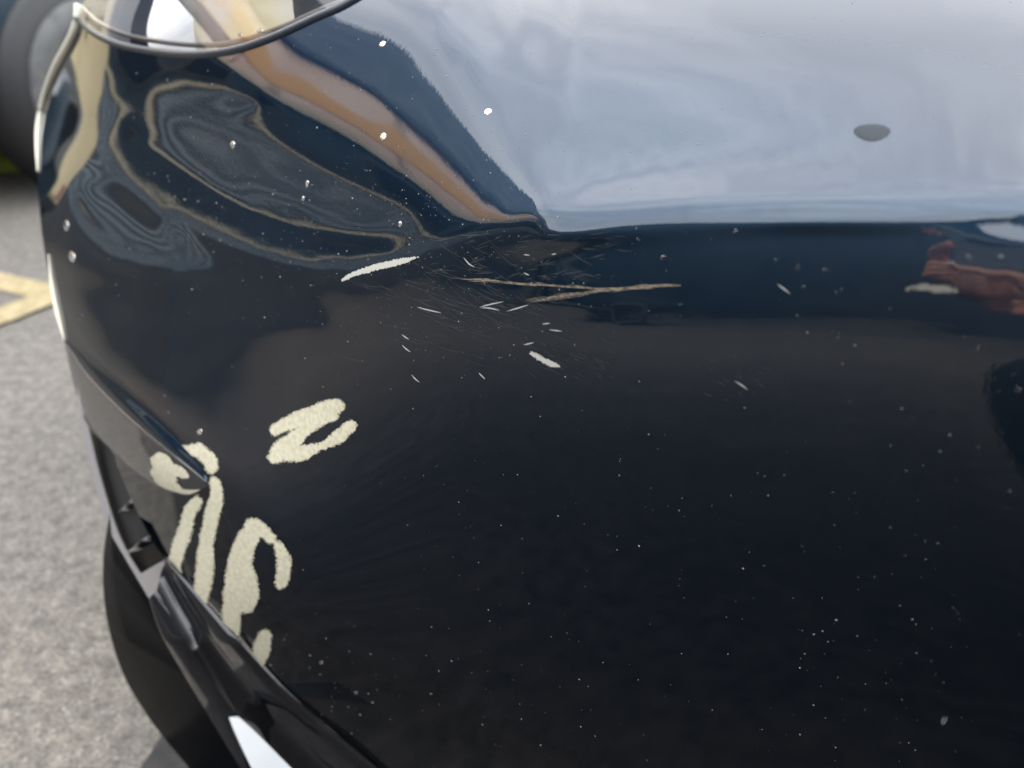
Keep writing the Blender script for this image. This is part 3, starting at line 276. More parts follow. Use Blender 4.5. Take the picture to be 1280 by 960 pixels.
[591,-576,-1,2,-29,-48,-59,157,0,-116,97,32,-125,85,26,-92,38,80,-123,43,79,-114,12,88,-100,-20,114,-98,-41,135,-95,-54,150,-69,-73,153,-69,-73,107,-52,-74,138,-34,-33,51,11,-53,43,6,-48,34,2,-25,9,38,-52,27,13,-22,-11,44,-41,1,38,-40,-1,33,-13,-31,59,-33,-11,31,-15,-29,46,-15,-35,51,-20,-17,22,15,-43,32,-7,-18,14,10,-19,1,20,-29,24,-5,2,-7,20,-16,8,-10,8,-4,-21,22,-30],
[635,-603,1,-8,-6,-17,37,14,-105,46,59,-114,51,70,-119,28,124,-172,38,140,-165,15,146,-164,-24,189,-176,-36,200,-161,-56,202,-132,-100,215,-109,-78,143,-27,-63,110,-57,-46,51,30,-67,56,23,-59,41,23,-50,8,55,-78,35,38,-50,-1,65,-79,10,63,-67,6,59,-42,-30,83,-68,-2,51,-28,-33,67,-32,-38,64,-29,-28,41,8,-61,56,3,-46,25,24,-48,19,28,-50,27,13,-18,-2,30,-33,12,-4,7,-8,-9,17,-13,25],
[660,-618,4,3,27,44,4,-204,88,75,-167,78,86,-155,61,102,-170,75,89,-161,60,101,-150,15,130,-164,18,126,-139,-18,142,-116,-68,163,-116,-64,135,-42,-85,99,-16,-21,63,27,-77,76,9,-53,54,9,-47,30,24,-67,49,6,-41,18,40,-63,30,22,-51,25,30,-36,-4,56,-63,20,16,-21,-15,54,-36,-14,45,-28,-19,33,-6,-41,58,-22,-24,33,3,-49,39,5,-38,34,1,-20,14,18,-39,26,-10,4,-10,7,4,1,10,-20],
[646,-600,-3,7,-23,-54,-86,174,20,-153,116,39,-154,83,87,-166,67,90,-141,10,125,-133,-9,144,-141,-43,161,-136,-61,169,-103,-120,219,-105,-95,165,-44,-101,142,6,-67,45,26,-83,73,7,-39,36,20,-32,10,31,-46,15,16,-21,-15,53,-49,4,33,-24,-16,46,-21,-30,63,-38,-13,28,1,-48,62,-17,-30,40,-6,-36,32,8,-46,41,-7,-23,10,29,-45,21,19,-32,12,19,-15,-7,25,-24,9,-1,10,-18,14,-9,7,-9,-4,16],
[554,-492,7,4,7,-11,30,-5,-91,30,71,-148,59,81,-141,34,122,-175,28,157,-186,-10,208,-211,-11,202,-195,-58,228,-191,-90,239,-169,-107,217,-96,-92,156,-33,-99,110,51,-77,89,11,-55,39,32,-52,20,43,-61,27,28,-47,-6,63,-74,19,44,-46,-4,60,-50,-13,74,-66,-2,49,-30,-34,77,-49,-19,54,-22,-34,49,-9,-48,54,-8,-41,31,23,-56,34,22,-51,24,34,-49,8,35,-43,14,17,-10,-14,26,-16,7,-12,12,0,-6],
[443,-392,15,21,51,114,53,-326,48,194,-320,114,156,-244,39,222,-285,61,194,-230,-8,248,-273,15,221,-203,-82,283,-229,-93,246,-145,-187,266,-130,-118,180,-4,-110,160,-7,-103,118,13,-52,54,19,-53,41,24,-52,39,9,-35,12,36,-63,30,15,-33,12,34,-36,3,43,-54,15,23,-22,-14,52,-42,2,26,-18,-22,37,-15,-25,42,-16,-28,35,1,-42,39,6,-42,32,15,-47,32,12,-40,26,4,-13,1,21,-22,13,-6,9,-8,2,2],
[328,-304,0,-3,-24,-71,-97,232,71,-231,165,79,-220,68,164,-229,20,212,-216,-53,273,-218,-111,311,-176,-183,353,-156,-241,375,-112,-293,366,-44,-249,256,7,-194,141,9,-119,113,33,-64,29,48,-62,10,38,-48,0,42,-29,-25,61,-41,-15,46,-24,-37,64,-19,-41,66,-26,-39,52,0,-60,71,-14,-39,41,12,-63,45,11,-57,37,22,-53,23,34,-54,14,35,-39,2,44,-43,-9,47,-26,-14,36,-13,-22,37,-15,-6,3,15,-15,2,-10,5],
[213,-206,-10,-20,-26,-29,23,84,-47,22,51,-50,-5,69,-74,-19,95,-96,-7,90,-88,-37,125,-105,-35,123,-77,-63,149,-93,-58,132,-49,-72,125,-33,-51,64,-6,-37,56,-14,-30,17,22,-36,21,13,-32,7,15,-27,5,28,-32,6,23,-23,-2,27,-27,-1,32,-30,-3,30,-19,-17,42,-25,-3,19,-7,-21,26,-10,-20,28,-4,-27,26,-1,-22,21,8,-25,12,18,-29,10,15,-21,5,22,-21,0,21,-18,3,4,8,-15,9,-12,12,-29],
[136,-145,-10,-10,-3,12,36,-22,-13,28,11,-38,51,0,-50,29,25,-62,16,42,-84,38,40,-74,7,72,-92,15,84,-89,-4,98,-77,-21,83,-41,-23,61,-25,-29,35,7,-27,28,-5,-9,8,4,-16,5,1,-17,8,10,-13,5,12,-19,11,10,-18,4,14,-16,0,17,-18,7,12,-12,-8,24,-21,-4,19,-12,-7,19,-13,-6,9,1,-12,15,2,-17,11,4,-8,5,13,-24,11,9,-14,8,-1,-6,1,13,-11,5,-10,12,-18,18],
[64,-65,-13,1,-6,10,17,-10,-16,34,-10,-3,7,5,-25,20,7,-33,21,-3,-14,-3,21,-37,16,21,-29,2,30,-28,0,27,-23,-10,37,-20,3,20,-11,-9,15,1,-16,13,-6,-4,9,0,-6,-1,2,-12,9,-3,0,-2,11,-10,8,3,-7,0,1,-4,1,10,-10,7,2,-6,-5,7,-5,-4,9,-5,4,0,3,-15,19,-10,1,0,1,-5,6,1,-10,17,-8,5,-12,11,-7,4,-5,1,3,-1,2,-9,13,-17,32,-55],
[20,-21,-1,-11,4,6,10,-8,4,-8,11,-7,10,-8,-5,8,-2,-5,1,7,-11,1,3,-11,9,4,-4,2,4,-15,9,0,3,-5,10,-5,3,4,12,15,5,-39,6,-19,13,-8,7,0,-2,11,-10,2,-7,9,-9,12,-8,10,-10,10,-8,-1,3,-3,3,3,2,-9,10,-12,6,-5,4,-4,8,-5,0,2,-2,7,-9,10,-10,9,-6,3,-9,10,-6,1,6,-4,3,-5,6,-11,11,-11,9,-6,5,-3,1,2,-11,26],
]

# ------------------------------------------------------------------ bumper skin (bicubic B-spline over a 106 x 88 net)
NU, NV, U0, V0, ST = 106, 88, 0., -60., 13.
NET = np.cumsum(np.cumsum(np.cumsum(np.cumsum(np.array(BUMPER_NET, np.int64), 0), 0), 1), 1) / 4e5
CR = np.array([1., 0, 0]); CF = np.array([0, math.cos(PITCH), -math.sin(PITCH)]); CU = np.array([0, math.sin(PITCH), math.cos(PITCH)])
def ray(u, v): return ((np.asarray(u, float) - 640) / FPX)[..., None] * CR + ((480 - np.asarray(v, float)) / FPX)[..., None] * CU + CF
def _b(t): return np.stack([(1 - t) ** 3 / 6, (3 * t ** 3 - 6 * t ** 2 + 4) / 6, (-3 * t ** 3 + 3 * t ** 2 + 3 * t + 1) / 6, t ** 3 / 6], -1)
def depth(u, v):
    u = np.asarray(u, float); v = np.asarray(v, float)
    a = (u - U0) / ST; b = (v - V0) / ST
    i = np.clip(np.floor(a).astype(int), 1, NU - 3); j = np.clip(np.floor(b).astype(int), 1, NV - 3)
    A = _b(np.clip(a - i, -1, 2)); B = _b(np.clip(b - j, -1, 2)); w = 0
    for p in range(4):
        for q in range(4): w = w + B[..., p] * A[..., q] * NET[j - 1 + p, i - 1 + q]
    return 1 / w
def skin(u, v, off=0.):
    """points of the bumper skin (and unit normals), raised by off metres"""
    u = np.asarray(u, float); v = np.asarray(v, float); h = .6
    P = lambda a, b: EYE + ray(a, b) * depth(a, b)[..., None]
    p = P(u, v); n = np.cross(P(u, v + h) - P(u, v - h), P(u + h, v) - P(u - h, v)); n /= np.linalg.norm(n, axis=-1)[..., None]
    s = np.sign((n * (EYE - p)).sum(-1)); n = n * s[..., None]
    return p + n * np.asarray(off)[..., None] if np.ndim(off) else p + n * off, n
def at(u, v, t): return EYE + ray(u, v) * np.asarray(t, float)[..., None]
def ground_pt(u, v, z=0.):
    d = ray(u, v); return EYE + d * ((z - EYE[2]) / d[..., 2])[..., None]
def dens(pts, step):
    pts = np.array(pts, float); out = []
    for a, b in zip(pts[:-1], pts[1:]):
        k = max(1, int(round(np.hypot(*(b - a)[:2]) / step)))
        out += [a + (b - a) * q / k for q in range(k)]
    return np.array(out + [pts[-1]])
def smooth_line(pts, n):
    """Catmull-Rom through pts, n samples spread by length"""
    p = np.array(pts, float); q = np.vstack([2 * p[0] - p[1], p, 2 * p[-1] - p[-2]]); out = []
    for i in range(1, len(q) - 2):
        for t in np.linspace(0, 1, 16, endpoint=False):
            out.append(.5 * (2 * q[i] + (q[i + 1] - q[i - 1]) * t + (2 * q[i - 1] - 5 * q[i] + 4 * q[i + 1] - q[i + 2]) * t * t + (3 * q[i] - q[i - 1] - 3 * q[i + 1] + q[i + 2]) * t ** 3))
    out = np.array(out + [p[-1]]); L = np.r_[0, np.cumsum(np.linalg.norm(np.diff(out, axis=0), axis=1))]
    s = np.linspace(0, L[-1], n); return np.stack([np.interp(s, L, out[:, k]) for k in range(out.shape[1])], 1)
def inside(poly, x, y):
    poly = np.array(poly); r = np.zeros(x.shape, bool); j = len(poly) - 1
    for i in range(len(poly)):
        xi, yi = poly[i]; xj, yj = poly[j]
        c = ((yi > y) != (yj > y)) & (x < (xj - xi) * (y - yi) / (yj - yi + 1e-12) + xi); r ^= c; j = i
    return r
def nearest(poly, x, y):
    poly = np.array(poly); best = np.full(x.shape, 1e9); bx, by = x.copy(), y.copy()
    for a, b in zip(poly, np.roll(poly, -1, 0)):
        d = b - a; t = np.clip(((x - a[0]) * d[0] + (y - a[1]) * d[1]) / (d @ d + 1e-9), 0, 1)
        qx, qy = a[0] + d[0] * t, a[1] + d[1] * t; k = np.hypot(qx - x, qy - y); m = k < best
        best[m] = k[m]; bx[m] = qx[m]; by[m] = qy[m]
    return bx, by, best
def patch(poly, step, off=0.):
    """a piece of the bumper skin cut to an outline"""
    poly = np.array(poly, float); x0, y0 = poly.min(0) - step; x1, y1 = poly.max(0) + step
    X, Y = np.meshgrid(np.arange(x0, x1 + step, step), np.arange(y0, y1 + step, step)); sh = X.shape
    ins = inside(poly, X, Y)
    cell = ins[:-1, :-1].astype(int) + ins[1:, :-1] + ins[:-1, 1:] + ins[1:, 1:]
    ids = np.arange(X.size).reshape(sh); k = cell >= 1
    f = np.stack([ids[:-1, :-1][k], ids[1:, :-1][k], ids[1:, 1:][k], ids[:-1, 1:][k]], 1)
    bx, by, _ = nearest(poly, X, Y)
    X = np.where(ins, X, bx); Y = np.where(ins, Y, by)
    used = np.unique(f); rm = np.full(X.size, -1); rm[used] = np.arange(len(used))
    p, n = skin(X.ravel()[used], Y.ravel()[used], off)
    return p, rm[f], n

# ------------------------------------------------------------------ the black car
CAR_FW = np.array([math.sin(R(20)), math.cos(R(20)), 0])      # from the nose towards the tail
CAR = empty('black_car', (.8, 2.4, 0), 'glossy black car with scuffed front bumper corner filling the picture', 'car')
H_EDGE = smooth_line([(97, 24), (118, 42), (150, 56), (190, 64), (240, 68), (290, 63), (340, 47), (395, 22), (440, 1), (530, -58)], 60)
LEFT = smooth_line([(97, 24), (92, 52), (68, 92), (54, 130), (47, 170), (47, 220), (53, 290), (63, 350), (73, 395), (82, 430)], 40)
LOWER = smooth_line([(82, 430), (90, 470), (100, 508), (112, 536), (142, 566), (152, 596), (174, 645), (205, 697), (270, 762), (345, 848), (405, 905), (480, 968), (560, 1028)], 50)
body_poly = np.vstack([H_EDGE, [(1365, -58), (1365, 1028)], LOWER[::-1][:-1], LEFT[::-1][:-1]])
pv, pf, pn = patch(body_poly, 4.0)
BUMPER = obj('front_bumper', pv, pf, PAINT, CAR, True)
# where the skin turns the corner towards the car's flank
def wrap(curve, steps=9, r=.03):
    p, n = skin(curve[:, 0], curve[:, 1]); rows = [p]; m = len(p)
    ang = np.arctan2(n[:, 0], -n[:, 1])                        # 0 = facing the viewer, negative = facing left
    cur = p.copy(); nz_ = n[:, 2]
    for k in range(steps):
        a = ang + (R(-112) - ang) * (k + 1) / steps; da = (R(-112) - ang) / steps; am = a - da / 2
        ln = abs(da) * (r if k < steps - 1 else .6)
        cur = cur + np.stack([-np.cos(am), -np.sin(am), 0 * am], 1) * ln[:, None]; rows.append(cur.copy())
    cur = cur + np.array([.35, .94, 0]) * .5; rows.append(cur)
    V = np.concatenate(rows); F = [(i * m + j, i * m + j + 1, (i + 1) * m + j + 1, (i + 1) * m + j) for i in range(len(rows) - 1) for j in range(m - 1)]
    return V, F
wv, wf = wrap(np.vstack([LEFT, LOWER[1:12]]))
obj('bumper_corner', wv, wf, PAINT, CAR, True)
# nose carried on past the right edge of the picture, and the bonnet behind it
vv = np.arange(-58, 1029, 12.); ep, en = skin(np.full(vv.shape, 1363.), vv)
cx = ep[:, :2].mean(0) + np.array([.5, .87]) * .75; rows = [ep]
for k in range(1, 15):
    a = R(4.6 * k); c, s = math.cos(a), math.sin(a); q = ep.copy(); d = ep[:, :2] - cx
    q[:, 0] = cx[0] + c * d[:, 0] - s * d[:, 1]; q[:, 1] = cx[1] + s * d[:, 0] + c * d[:, 1]; rows.append(q)
m = len(vv); V = np.concatenate(rows)
obj('nose_panel', V, [(i * m + j, i * m + j + 1, (i + 1) * m + j + 1, (i + 1) * m + j) for i in range(14) for j in range(m - 1)], PAINT, CAR, True)
tu = np.arange(142, 1364, 14.); tp, tn = skin(tu, np.full(tu.shape, -57.5))
edge = np.vstack([tp, [r_[0] for r_ in rows[1:]]]); hood = [edge + np.array([0, 0, -.003])]
for k, (dist, up) in enumerate([(.12, .022), (.3, .05), (.6, .085), (1.0, .11)]): hood.append(edge + CAR_FW * dist + np.array([0, 0, up]))
m = len(edge); V = np.concatenate(hood)
obj('bonnet', V, [(i * m + j, i * m + j + 1, (i + 1) * m + j + 1, (i + 1) * m + j) for i in range(4) for j in range(m - 1)], PAINT, CAR, True)

# --- headlight: clear lens over a dark seal, reflectors behind
lens_poly = np.vstack([H_EDGE[::-1] * 1.0, [(97, 24)], [(104, 8), (118, -20), (140, -58)]])
lp, lf, ln_ = patch(lens_poly, 4.0, .0015)
HL = obj('headlight', lp, lf, LENS, CAR, True)
hp, hn = skin(H_EDGE[:, 0], H_EDGE[:, 1], -.001)
MB().tube(hp, .0037, 8).build('lens_seal', SEAL, HL, True)
h2, _ = skin(H_EDGE[:, 0], H_EDGE[:, 1] - 15, -.005)
MB().tube(h2, .0022, 8).build('lens_rim', principled('lens_rim', (.2, .16, .13), .4), HL, True)
rimc = smooth_line([(100, 6), (95, 40), (70, 88), (55, 128), (48, 170), (48, 215)], 40); rp, _ = skin(rimc[:, 0], rimc[:, 1], .001)
MB().tube(rp, np.interp(np.linspace(0, 1, 40), [0, .35, .75, 1], [.0045, .0055, .0035, .0008]), 8).build('painted_rim_gleam', principled('rim_gleam_paint', (.55, .52, .42), .25, coat=.6), HL, True)  # pale tube painted in for the bright grazing reflection along the silhouette
rimc = smooth_line([(62, 318), (66, 352), (73, 390), (82, 426)], 24); rp, _ = skin(rimc[:, 0], rimc[:, 1], .001)
MB().tube(rp, np.interp(np.linspace(0, 1, 24), [0, .4, .7, 1], [.0006, .0026, .0028, .0006]), 8).build('painted_edge_gleam', principled('edge_gleam_paint', (.5, .46, .36), .3, coat=.6), BUMPER, True)  # lower stretch of the silhouette gleam, put in as a pale-coloured tube
def deep(pts, off, n=24):
    c = smooth_line(pts, n); return skin(c[:, 0], c[:, 1], -off)[0]
def ribbon(name, a, b, mat, parent, n=24, cols=6, bulge=0.):
    """surface between two curves given as (pts, depth below the skin)"""
    A = deep(a[0], a[1], n); B = deep(b[0], b[1], n); V = []
    for k in range(cols + 1):
        t = k / cols; V.append(A * (1 - t) + B * t + np.array([-.5, -.6, .5]) * bulge * math.sin(math.pi * t))
    m = n; V = np.concatenate(V)
    return obj(name, V, [(i * m + j, i * m + j + 1, (i + 1) * m + j + 1, (i + 1) * m + j) for i in range(cols) for j in range(m - 1)], mat, parent, True)
BOWL = noise_col(principled('reflector_silver', (.5, .5, .55), .35, metal=.2), (.2, .2, .23), (.36, .34, .33), 18)
AMBER = noise_col(principled('amber_reflector', (.42, .32, .17), .35), (.62, .56, .47), (.66, .55, .34), 14)
PEARL = principled('pearl_bezel', (.4, .39, .4), .35)
DARKB = principled('dark_bezel', (.05, .06, .08), .25)
ribbon('reflector_bowl', ([(70, 50), (200, 78), (320, 68), (460, 0), (560, -58)], .03), ([(90, -60), (200, -75), (320, -80), (420, -90), (560, -100)], .10), BOWL, HL)
ribbon('amber_reflector', ([(215, 52), (250, 58), (300, 50), (345, 30)], .022), ([(205, -40), (240, -45), (290, -50), (330, -55)], .03), AMBER, HL, bulge=.004)
ribbon('bezel_bar', ([(176, -40), (205, -5), (232, 25), (262, 62)], .014), ([(196, -42), (224, -8), (250, 22), (284, 60)], .018), DARKB, HL)
ribbon('bezel_fin', ([(110, 40), (116, 10), (126, -20), (150, -55)], .012), ([(140, 52), (150, 20), (160, -15), (175, -55)], .02), PEARL, HL, bulge=.003)
ribbon('bezel_edge', ([(146, 54), (148, 25), (158, -5), (176, -45)], .012), ([(166, 60), (162, 30), (170, -5), (184, -45)], .016), DARKB, HL)
ribbon('inner_bezel', ([(345, 45), (390, 22), (430, 0), (480, -30)], .012), ([(300, 20), (360, 5), (400, -20), (450, -50)], .03), PEARL, HL)

# --- the fold below the fascia (air curtain blade), its return face and bright edge
NB = 48
L1 = smooth_line([(81, 428), (108, 468), (150, 512), (200, 556), (238, 586), (260, 604)], NB)
LC = smooth_line([(83, 438), (97, 498), (118, 537), (146, 568), (167, 587), (200, 609), (235, 619), (259, 609)], NB)
s = np.linspace(0, 1, NB); hgt = .012 * np.sin(np.pi * np.clip(s * .93 + .04, 0, 1)) ** .8
ridge = at(L1[:, 0], L1[:, 1], depth(L1[:, 0], L1[:, 1]) - hgt)
tn_ = np.gradient(L1, axis=0); tn_ /= np.linalg.norm(tn_, axis=1)[:, None]; pr = np.stack([tn_[:, 1], -tn_[:, 0]], 1)
rows = []
for k in range(7):
    t = k / 6; q = L1 + pr * 26 * (1 - t) * np.sin(np.pi * np.clip(s, .02, 1))[:, None] ** .5
    e = t * t * (3 - 2 * t); rows.append(at(q[:, 0], q[:, 1], depth(q[:, 0], q[:, 1]) - hgt * e - .0004))
foot = at(LC[:, 0], LC[:, 1], depth(LC[:, 0], LC[:, 1]) - .001)
for k in range(1, 6):
    t = k / 5; rows.append(ridge * (1 - t) + foot * t - np.array([.6, .6, .2]) * (.004 * np.sin(np.pi * t) * np.sin(np.pi * s))[:, None])
V = np.concatenate(rows[:7]); m = NB
BLADE = obj('air_curtain_blade', V, [(i * m + j, i * m + j + 1, (i + 1) * m + j + 1, (i + 1) * m + j) for i in range(6) for j in range(m - 1)], PAINT, CAR, True)
V = np.concatenate([ridge] + rows[7:])
obj('blade_underside', V, [(i * m + j, i * m + j + 1, (i + 1) * m + j + 1, (i + 1) * m + j) for i in range(5) for j in range(m - 1)], PAINT_LOW, BLADE, True)
MB().tube(ridge, np.interp(s, [0, .1, .9, 1], [.0006, .0013, .0015, .0008]), 8).build('blade_edge', GLOSS, BLADE, True)

# --- air vent and lower lip
def loft(name, curves, mat, parent, n=60, dep=None):
    """surface through image-plane guide curves with their own depth offset to the skin"""
    rows = []
    for pts, off in curves:
        c = smooth_line(pts, n); o = np.interp(np.linspace(0, 1, n), np.linspace(0, 1, len(off)), off) if hasattr(off, '__len__') else off
        rows.append(at(c[:, 0], c[:, 1], (dep or DEP)(c[:, 0], c[:, 1]) + o))
    V = np.concatenate(rows); m = n
    return obj(name, V, [(i * m + j, i * m + j + 1, (i + 1) * m + j + 1, (i + 1) * m + j) for i in range(len(rows) - 1) for j in range(m - 1)], mat, parent, True)
_ev = np.array([420, 500, 600, 700, 800, 900, 1000.]); _eu = np.array([80, 110, 160, 212, 303, 398, 520.])
_et = depth(_eu + 8, _ev); _es = np.array([.0028, .0030, .0030, .0026, .0018, .0013, .0011])
def DEP(u, v):
    """depth of the skin carried on past its lower left edge"""
    return np.interp(v, _ev, _et) + np.interp(v, _ev, _es) * np.maximum(np.interp(v, _ev, _eu) - u, -30)
def DEP_LIP(u, v):
    return np.minimum(np.interp(v, _ev, _et) + .0007 * np.maximum(np.interp(v, _ev, _eu) - u, -30), .765 / (.5 + .866 * (np.asarray(v, float) - 480) / FPX))
VENT = loft('air_vent', [([(100, 515), (106, 545), (122, 610), (142, 675), (168, 725), (188, 752)], .03), ([(112, 522), (150, 560), (172, 610), (196, 660), (222, 700), (230, 740)], .07)], MATTE, CAR, 30)
loft('vent_trim', [([(94, 482), (103, 540), (117, 600), (137, 668), (160, 716), (186, 752)], .002), ([(97, 484), (107, 540), (122, 600), (142, 667), (165, 713), (190, 746)], -.004), ([(101, 488), (112, 540), (127, 600), (148, 666), (170, 708), (194, 738)], .004)], CHROME, VENT, 40)
loft('vent_trim_foot', [([(168, 722), (178, 738), (188, 752)], -.001), ([(186, 711), (192, 722), (196, 740)], .004), ([(207, 699), (206, 703), (205, 708)], .008)], CHROME, VENT, 12)
for a in (([(150, 640), (160, 634), (168, 628)], .02), ([(160, 690), (173, 684), (186, 675)], .012)):
    c = np.array(a[0], float)
    MB().tube(at(c[:, 0], c[:, 1], DEP(c[:, 0], c[:, 1]) + a[1]), [.002, .004, .004], 8).build('vent_slat', GLOSS, VENT, True)
G0 = [(137, 640), (129, 700), (132, 765), (152, 838), (188, 900), (238, 962), (300, 1035)]
G1 = [(140, 670), (143, 715), (150, 770), (180, 850), (225, 920), (270, 975), (330, 1040)]
G2 = [(186, 748), (200, 790), (222, 830), (252, 880), (285, 935), (318, 985), (360, 1040)]
G3 = [(196, 738), (222, 785), (250, 828), (286, 880), (330, 935), (372, 985), (420, 1040)]
G4 = [(208, 702), (240, 760), (278, 815), (325, 872), (382, 930), (430, 975), (500, 1040)]
LIP = loft('lower_lip', [(G0, .03), (G1, .0), (G2, -.02)], SATIN, CAR, 60, DEP_LIP)
loft('lip_ridge', [(G2, -.0205), ([(190, 744), (212, 790), (238, 832), (270, 882), (308, 938), (345, 985), (390, 1040)], -.026), (G3, -.016)], GLOSS, LIP, 60, DEP_LIP)
loft('lip_channel', [(G3, -.0155), ([(202, 712), (232, 772), (266, 824), (308, 877), (358, 932), (405, 980), (462, 1040)], .012), (G4, .0)], GLOSS, LIP, 60, DEP_LIP)
p0 = at(np.array(316.), np.array(925.), DEP_LIP(np.array([316.]), np.array([925.]))[0] - .048); pn = np.array([-.29, -.24, .93])
def on_shelf(c):
    d = ray(c[:, 0], c[:, 1]); return EYE + d * (((p0 - EYE) @ pn) / (d @ pn))[:, None]
A_ = on_shelf(smooth_line([(282, 884), (292, 912), (312, 955), (330, 988)], 20)); B_ = on_shelf(smooth_line([(283, 883), (316, 912), (362, 958), (392, 988)], 20))
rows = [A_ * (1 - k / 4) + B_ * (k / 4) for k in range(5)]; V = np.concatenate([A_ - np.array([0, 0, .03])] + rows); m = 20
obj('lip_shelf', V, [(i * m + j, i * m + j + 1, (i + 1) * m + j + 1, (i + 1) * m + j) for i in range(5) for j in range(m - 1)], principled('polished_black', (.006, .006, .007), .04, ior=2.6, spec=.5), LIP, False)
G5 = [(203, 694), (262, 760), (338, 848), (400, 905), (476, 970), (560, 1038)]
loft('lower_seam', [(G4, .0005), ([(206, 698), (252, 762), (308, 832), (362, 892), (430, 950), (530, 1040)], -.006), (G5, -.0035), ([(206, 694), (266, 760), (342, 847), (404, 903), (480, 967), (564, 1036)], .002)], GLOSS, LIP, 60, DEP_LIP)

# --- cream marker writing, scuffs, scratches, dust, drops : all lie on the skin
def blot(name, strokes, mat, lift=.0005, cell=1.0, rag=1.8, label=None, streak=None, parent=None, lf=.09, fray=1.):
    """strokes: polylines of (u, v, radius); rough-edged film of paint cut from small facets"""
    S = [smooth_line(q, max(6, 10 * len(q))) for q in strokes]; A = np.vstack(S)
    x0, y0 = (A[:, :2] - A[:, 2:3]).min(0) - 4; x1, y1 = (A[:, :2] + A[:, 2:3]).max(0) + 4
    X, Y = np.meshgrid(np.arange(x0, x1, cell), np.arange(y0, y1, cell)); D = np.full(X.shape, 99.)
    for a, b, r in A: D = np.minimum(D, np.hypot(X - a, Y - b) - r)
    g = rng.random((int((y1 - y0) * lf) + 4, int((x1 - x0) * lf) + 4))
    gy, gx = (Y - y0) * lf, (X - x0) * lf; iy, ix = gy.astype(int), gx.astype(int); fy, fx = gy - iy, gx - ix
    sm = g[iy, ix] * (1 - fy) * (1 - fx) + g[iy + 1, ix] * fy * (1 - fx) + g[iy, ix + 1] * (1 - fy) * fx + g[iy + 1, ix + 1] * fy * fx
    D = D + (sm - .5) * rag * 1.6 + (rng.random(X.shape) - .5) * max(rag, 3.0 * fray)
    if streak is not None:
        st = rng.random(X.shape[0] * 6 + X.shape[1] * 6); D = D + (st[np.abs((X * streak[0] + Y * streak[1])).astype(int) % len(st)] - .5) * streak[2]
    k = D[:-1, :-1] < 0; ids = np.arange(X.size).reshape(X.shape)
    f = np.stack([ids[:-1, :-1][k], ids[1:, :-1][k], ids[1:, 1:][k], ids[:-1, 1:][k]], 1)
    X = X + (rng.random(X.shape) - .5) * cell * .7; Y = Y + (rng.random(X.shape) - .5) * cell * .7
    used = np.unique(f); rm = np.full(X.size, -1); rm[used] = np.arange(len(used))
    p, n = skin(X.ravel()[used], Y.ravel()[used], lift)
    o = obj(name, p, rm[f], mat, parent or BUMPER, True)
    if label: o['label'] = label
    return o
blot('marker_writing', [[(345, 536, 8), (380, 521, 10), (412, 509, 10), (421, 507, 9)], [(415, 518, 8), (397, 528, 7), (374, 543, 9), (354, 561, 13), (344, 571, 8)], [(352, 563, 13), (375, 566, 10), (395, 559, 6)], [(405, 556, 6), (422, 546, 8), (438, 532, 7)]], CREAM, label='cream slanted marker stroke like a letter N')
blot('marker_writing', [[(226, 563, 6), (238, 562, 7), (252, 564, 8.5), (262, 574, 8.5), (265, 584, 8)]], CREAM, .0006, label='cream arch above the blade tip')
blot('marker_writing', [[(268, 600, 5), (271, 612, 7), (268, 632, 9), (262, 658, 9), (257, 690, 10), (255, 720, 11), (250, 755, 9)], [(246, 626, 7), (237, 640, 8), (231, 665, 9), (222, 690, 9), (217, 708, 8), (226, 728, 6), (236, 744, 6), (248, 750, 9)]], CREAM, label='cream long loop below the blade tip')
blot('marker_writing', [[(320, 660, 12), (307, 678, 13), (299, 704, 15), (295, 735, 15), (290, 765, 12), (288, 792, 10)], [(316, 656, 10), (330, 664, 8), (338, 672, 7)], [(304, 715, 14), (310, 740, 14), (308, 757, 9)]], CREAM, rag=2, label='cream hooked marker stroke like a letter f')
blot('marker_writing', [[(348, 682, 7), (355, 698, 9), (353, 722, 8), (350, 730, 5)]], CREAM, label='short cream curved dash beside the hook')
blot('marker_writing', [[(330, 794, 8), (326, 812, 10), (318, 835, 10)]], CREAM, rag=3, label='short cream dash at the foot of the bumper')
# the same paint carried over onto the blade's return face
def on_facet(a, b):
    """a: along the fold 0..1, b: 0 at the ridge .. 1 at the foot"""
    i = np.clip(a * (NB - 1), 0, NB - 1.001); k = i.astype(int); fr = (i - k)[..., None]
    r_ = ridge[k] * (1 - fr) + ridge[k + 1] * fr; f_ = foot[k] * (1 - fr) + foot[k + 1] * fr
    return r_ * (1 - b[..., None]) + f_ * b[..., None] - (np.array([.6, .6, .2]) * (.004 * np.sin(np.pi * b) * np.sin(np.pi * a))[..., None])
A_, B_ = np.meshgrid(np.linspace(.62, .985, 70), np.linspace(.08, .97, 40))
Dm = np.minimum.reduce([np.hypot((A_ - a) / ra, (B_ - b) / rb) for a, b, ra, rb in ((.75, .30, .06, .24), (.78, .52, .06, .22), (.80, .75, .07, .2), (.85, .84, .07, .1), (.90, .84, .06, .1), (.84, .25, .05, .15), (.76, .62, .05, .2))]) + (rng.random(A_.shape) - .5) * .12
ids = np.arange(A_.size).reshape(A_.shape); k = Dm[:-1, :-1] < 1
P_ = on_facet(A_.ravel(), B_.ravel()); P_ = P_ + (EYE - P_) / np.linalg.norm(EYE - P_, axis=1)[:, None] * .0012
o = obj('marker_writing', P_, np.stack([ids[:-1, :-1][k], ids[1:, :-1][k], ids[1:, 1:][k], ids[:-1, 1:][k]], 1), CREAM, BLADE, True); o['label'] = 'cream paint blot on the folded blade face'
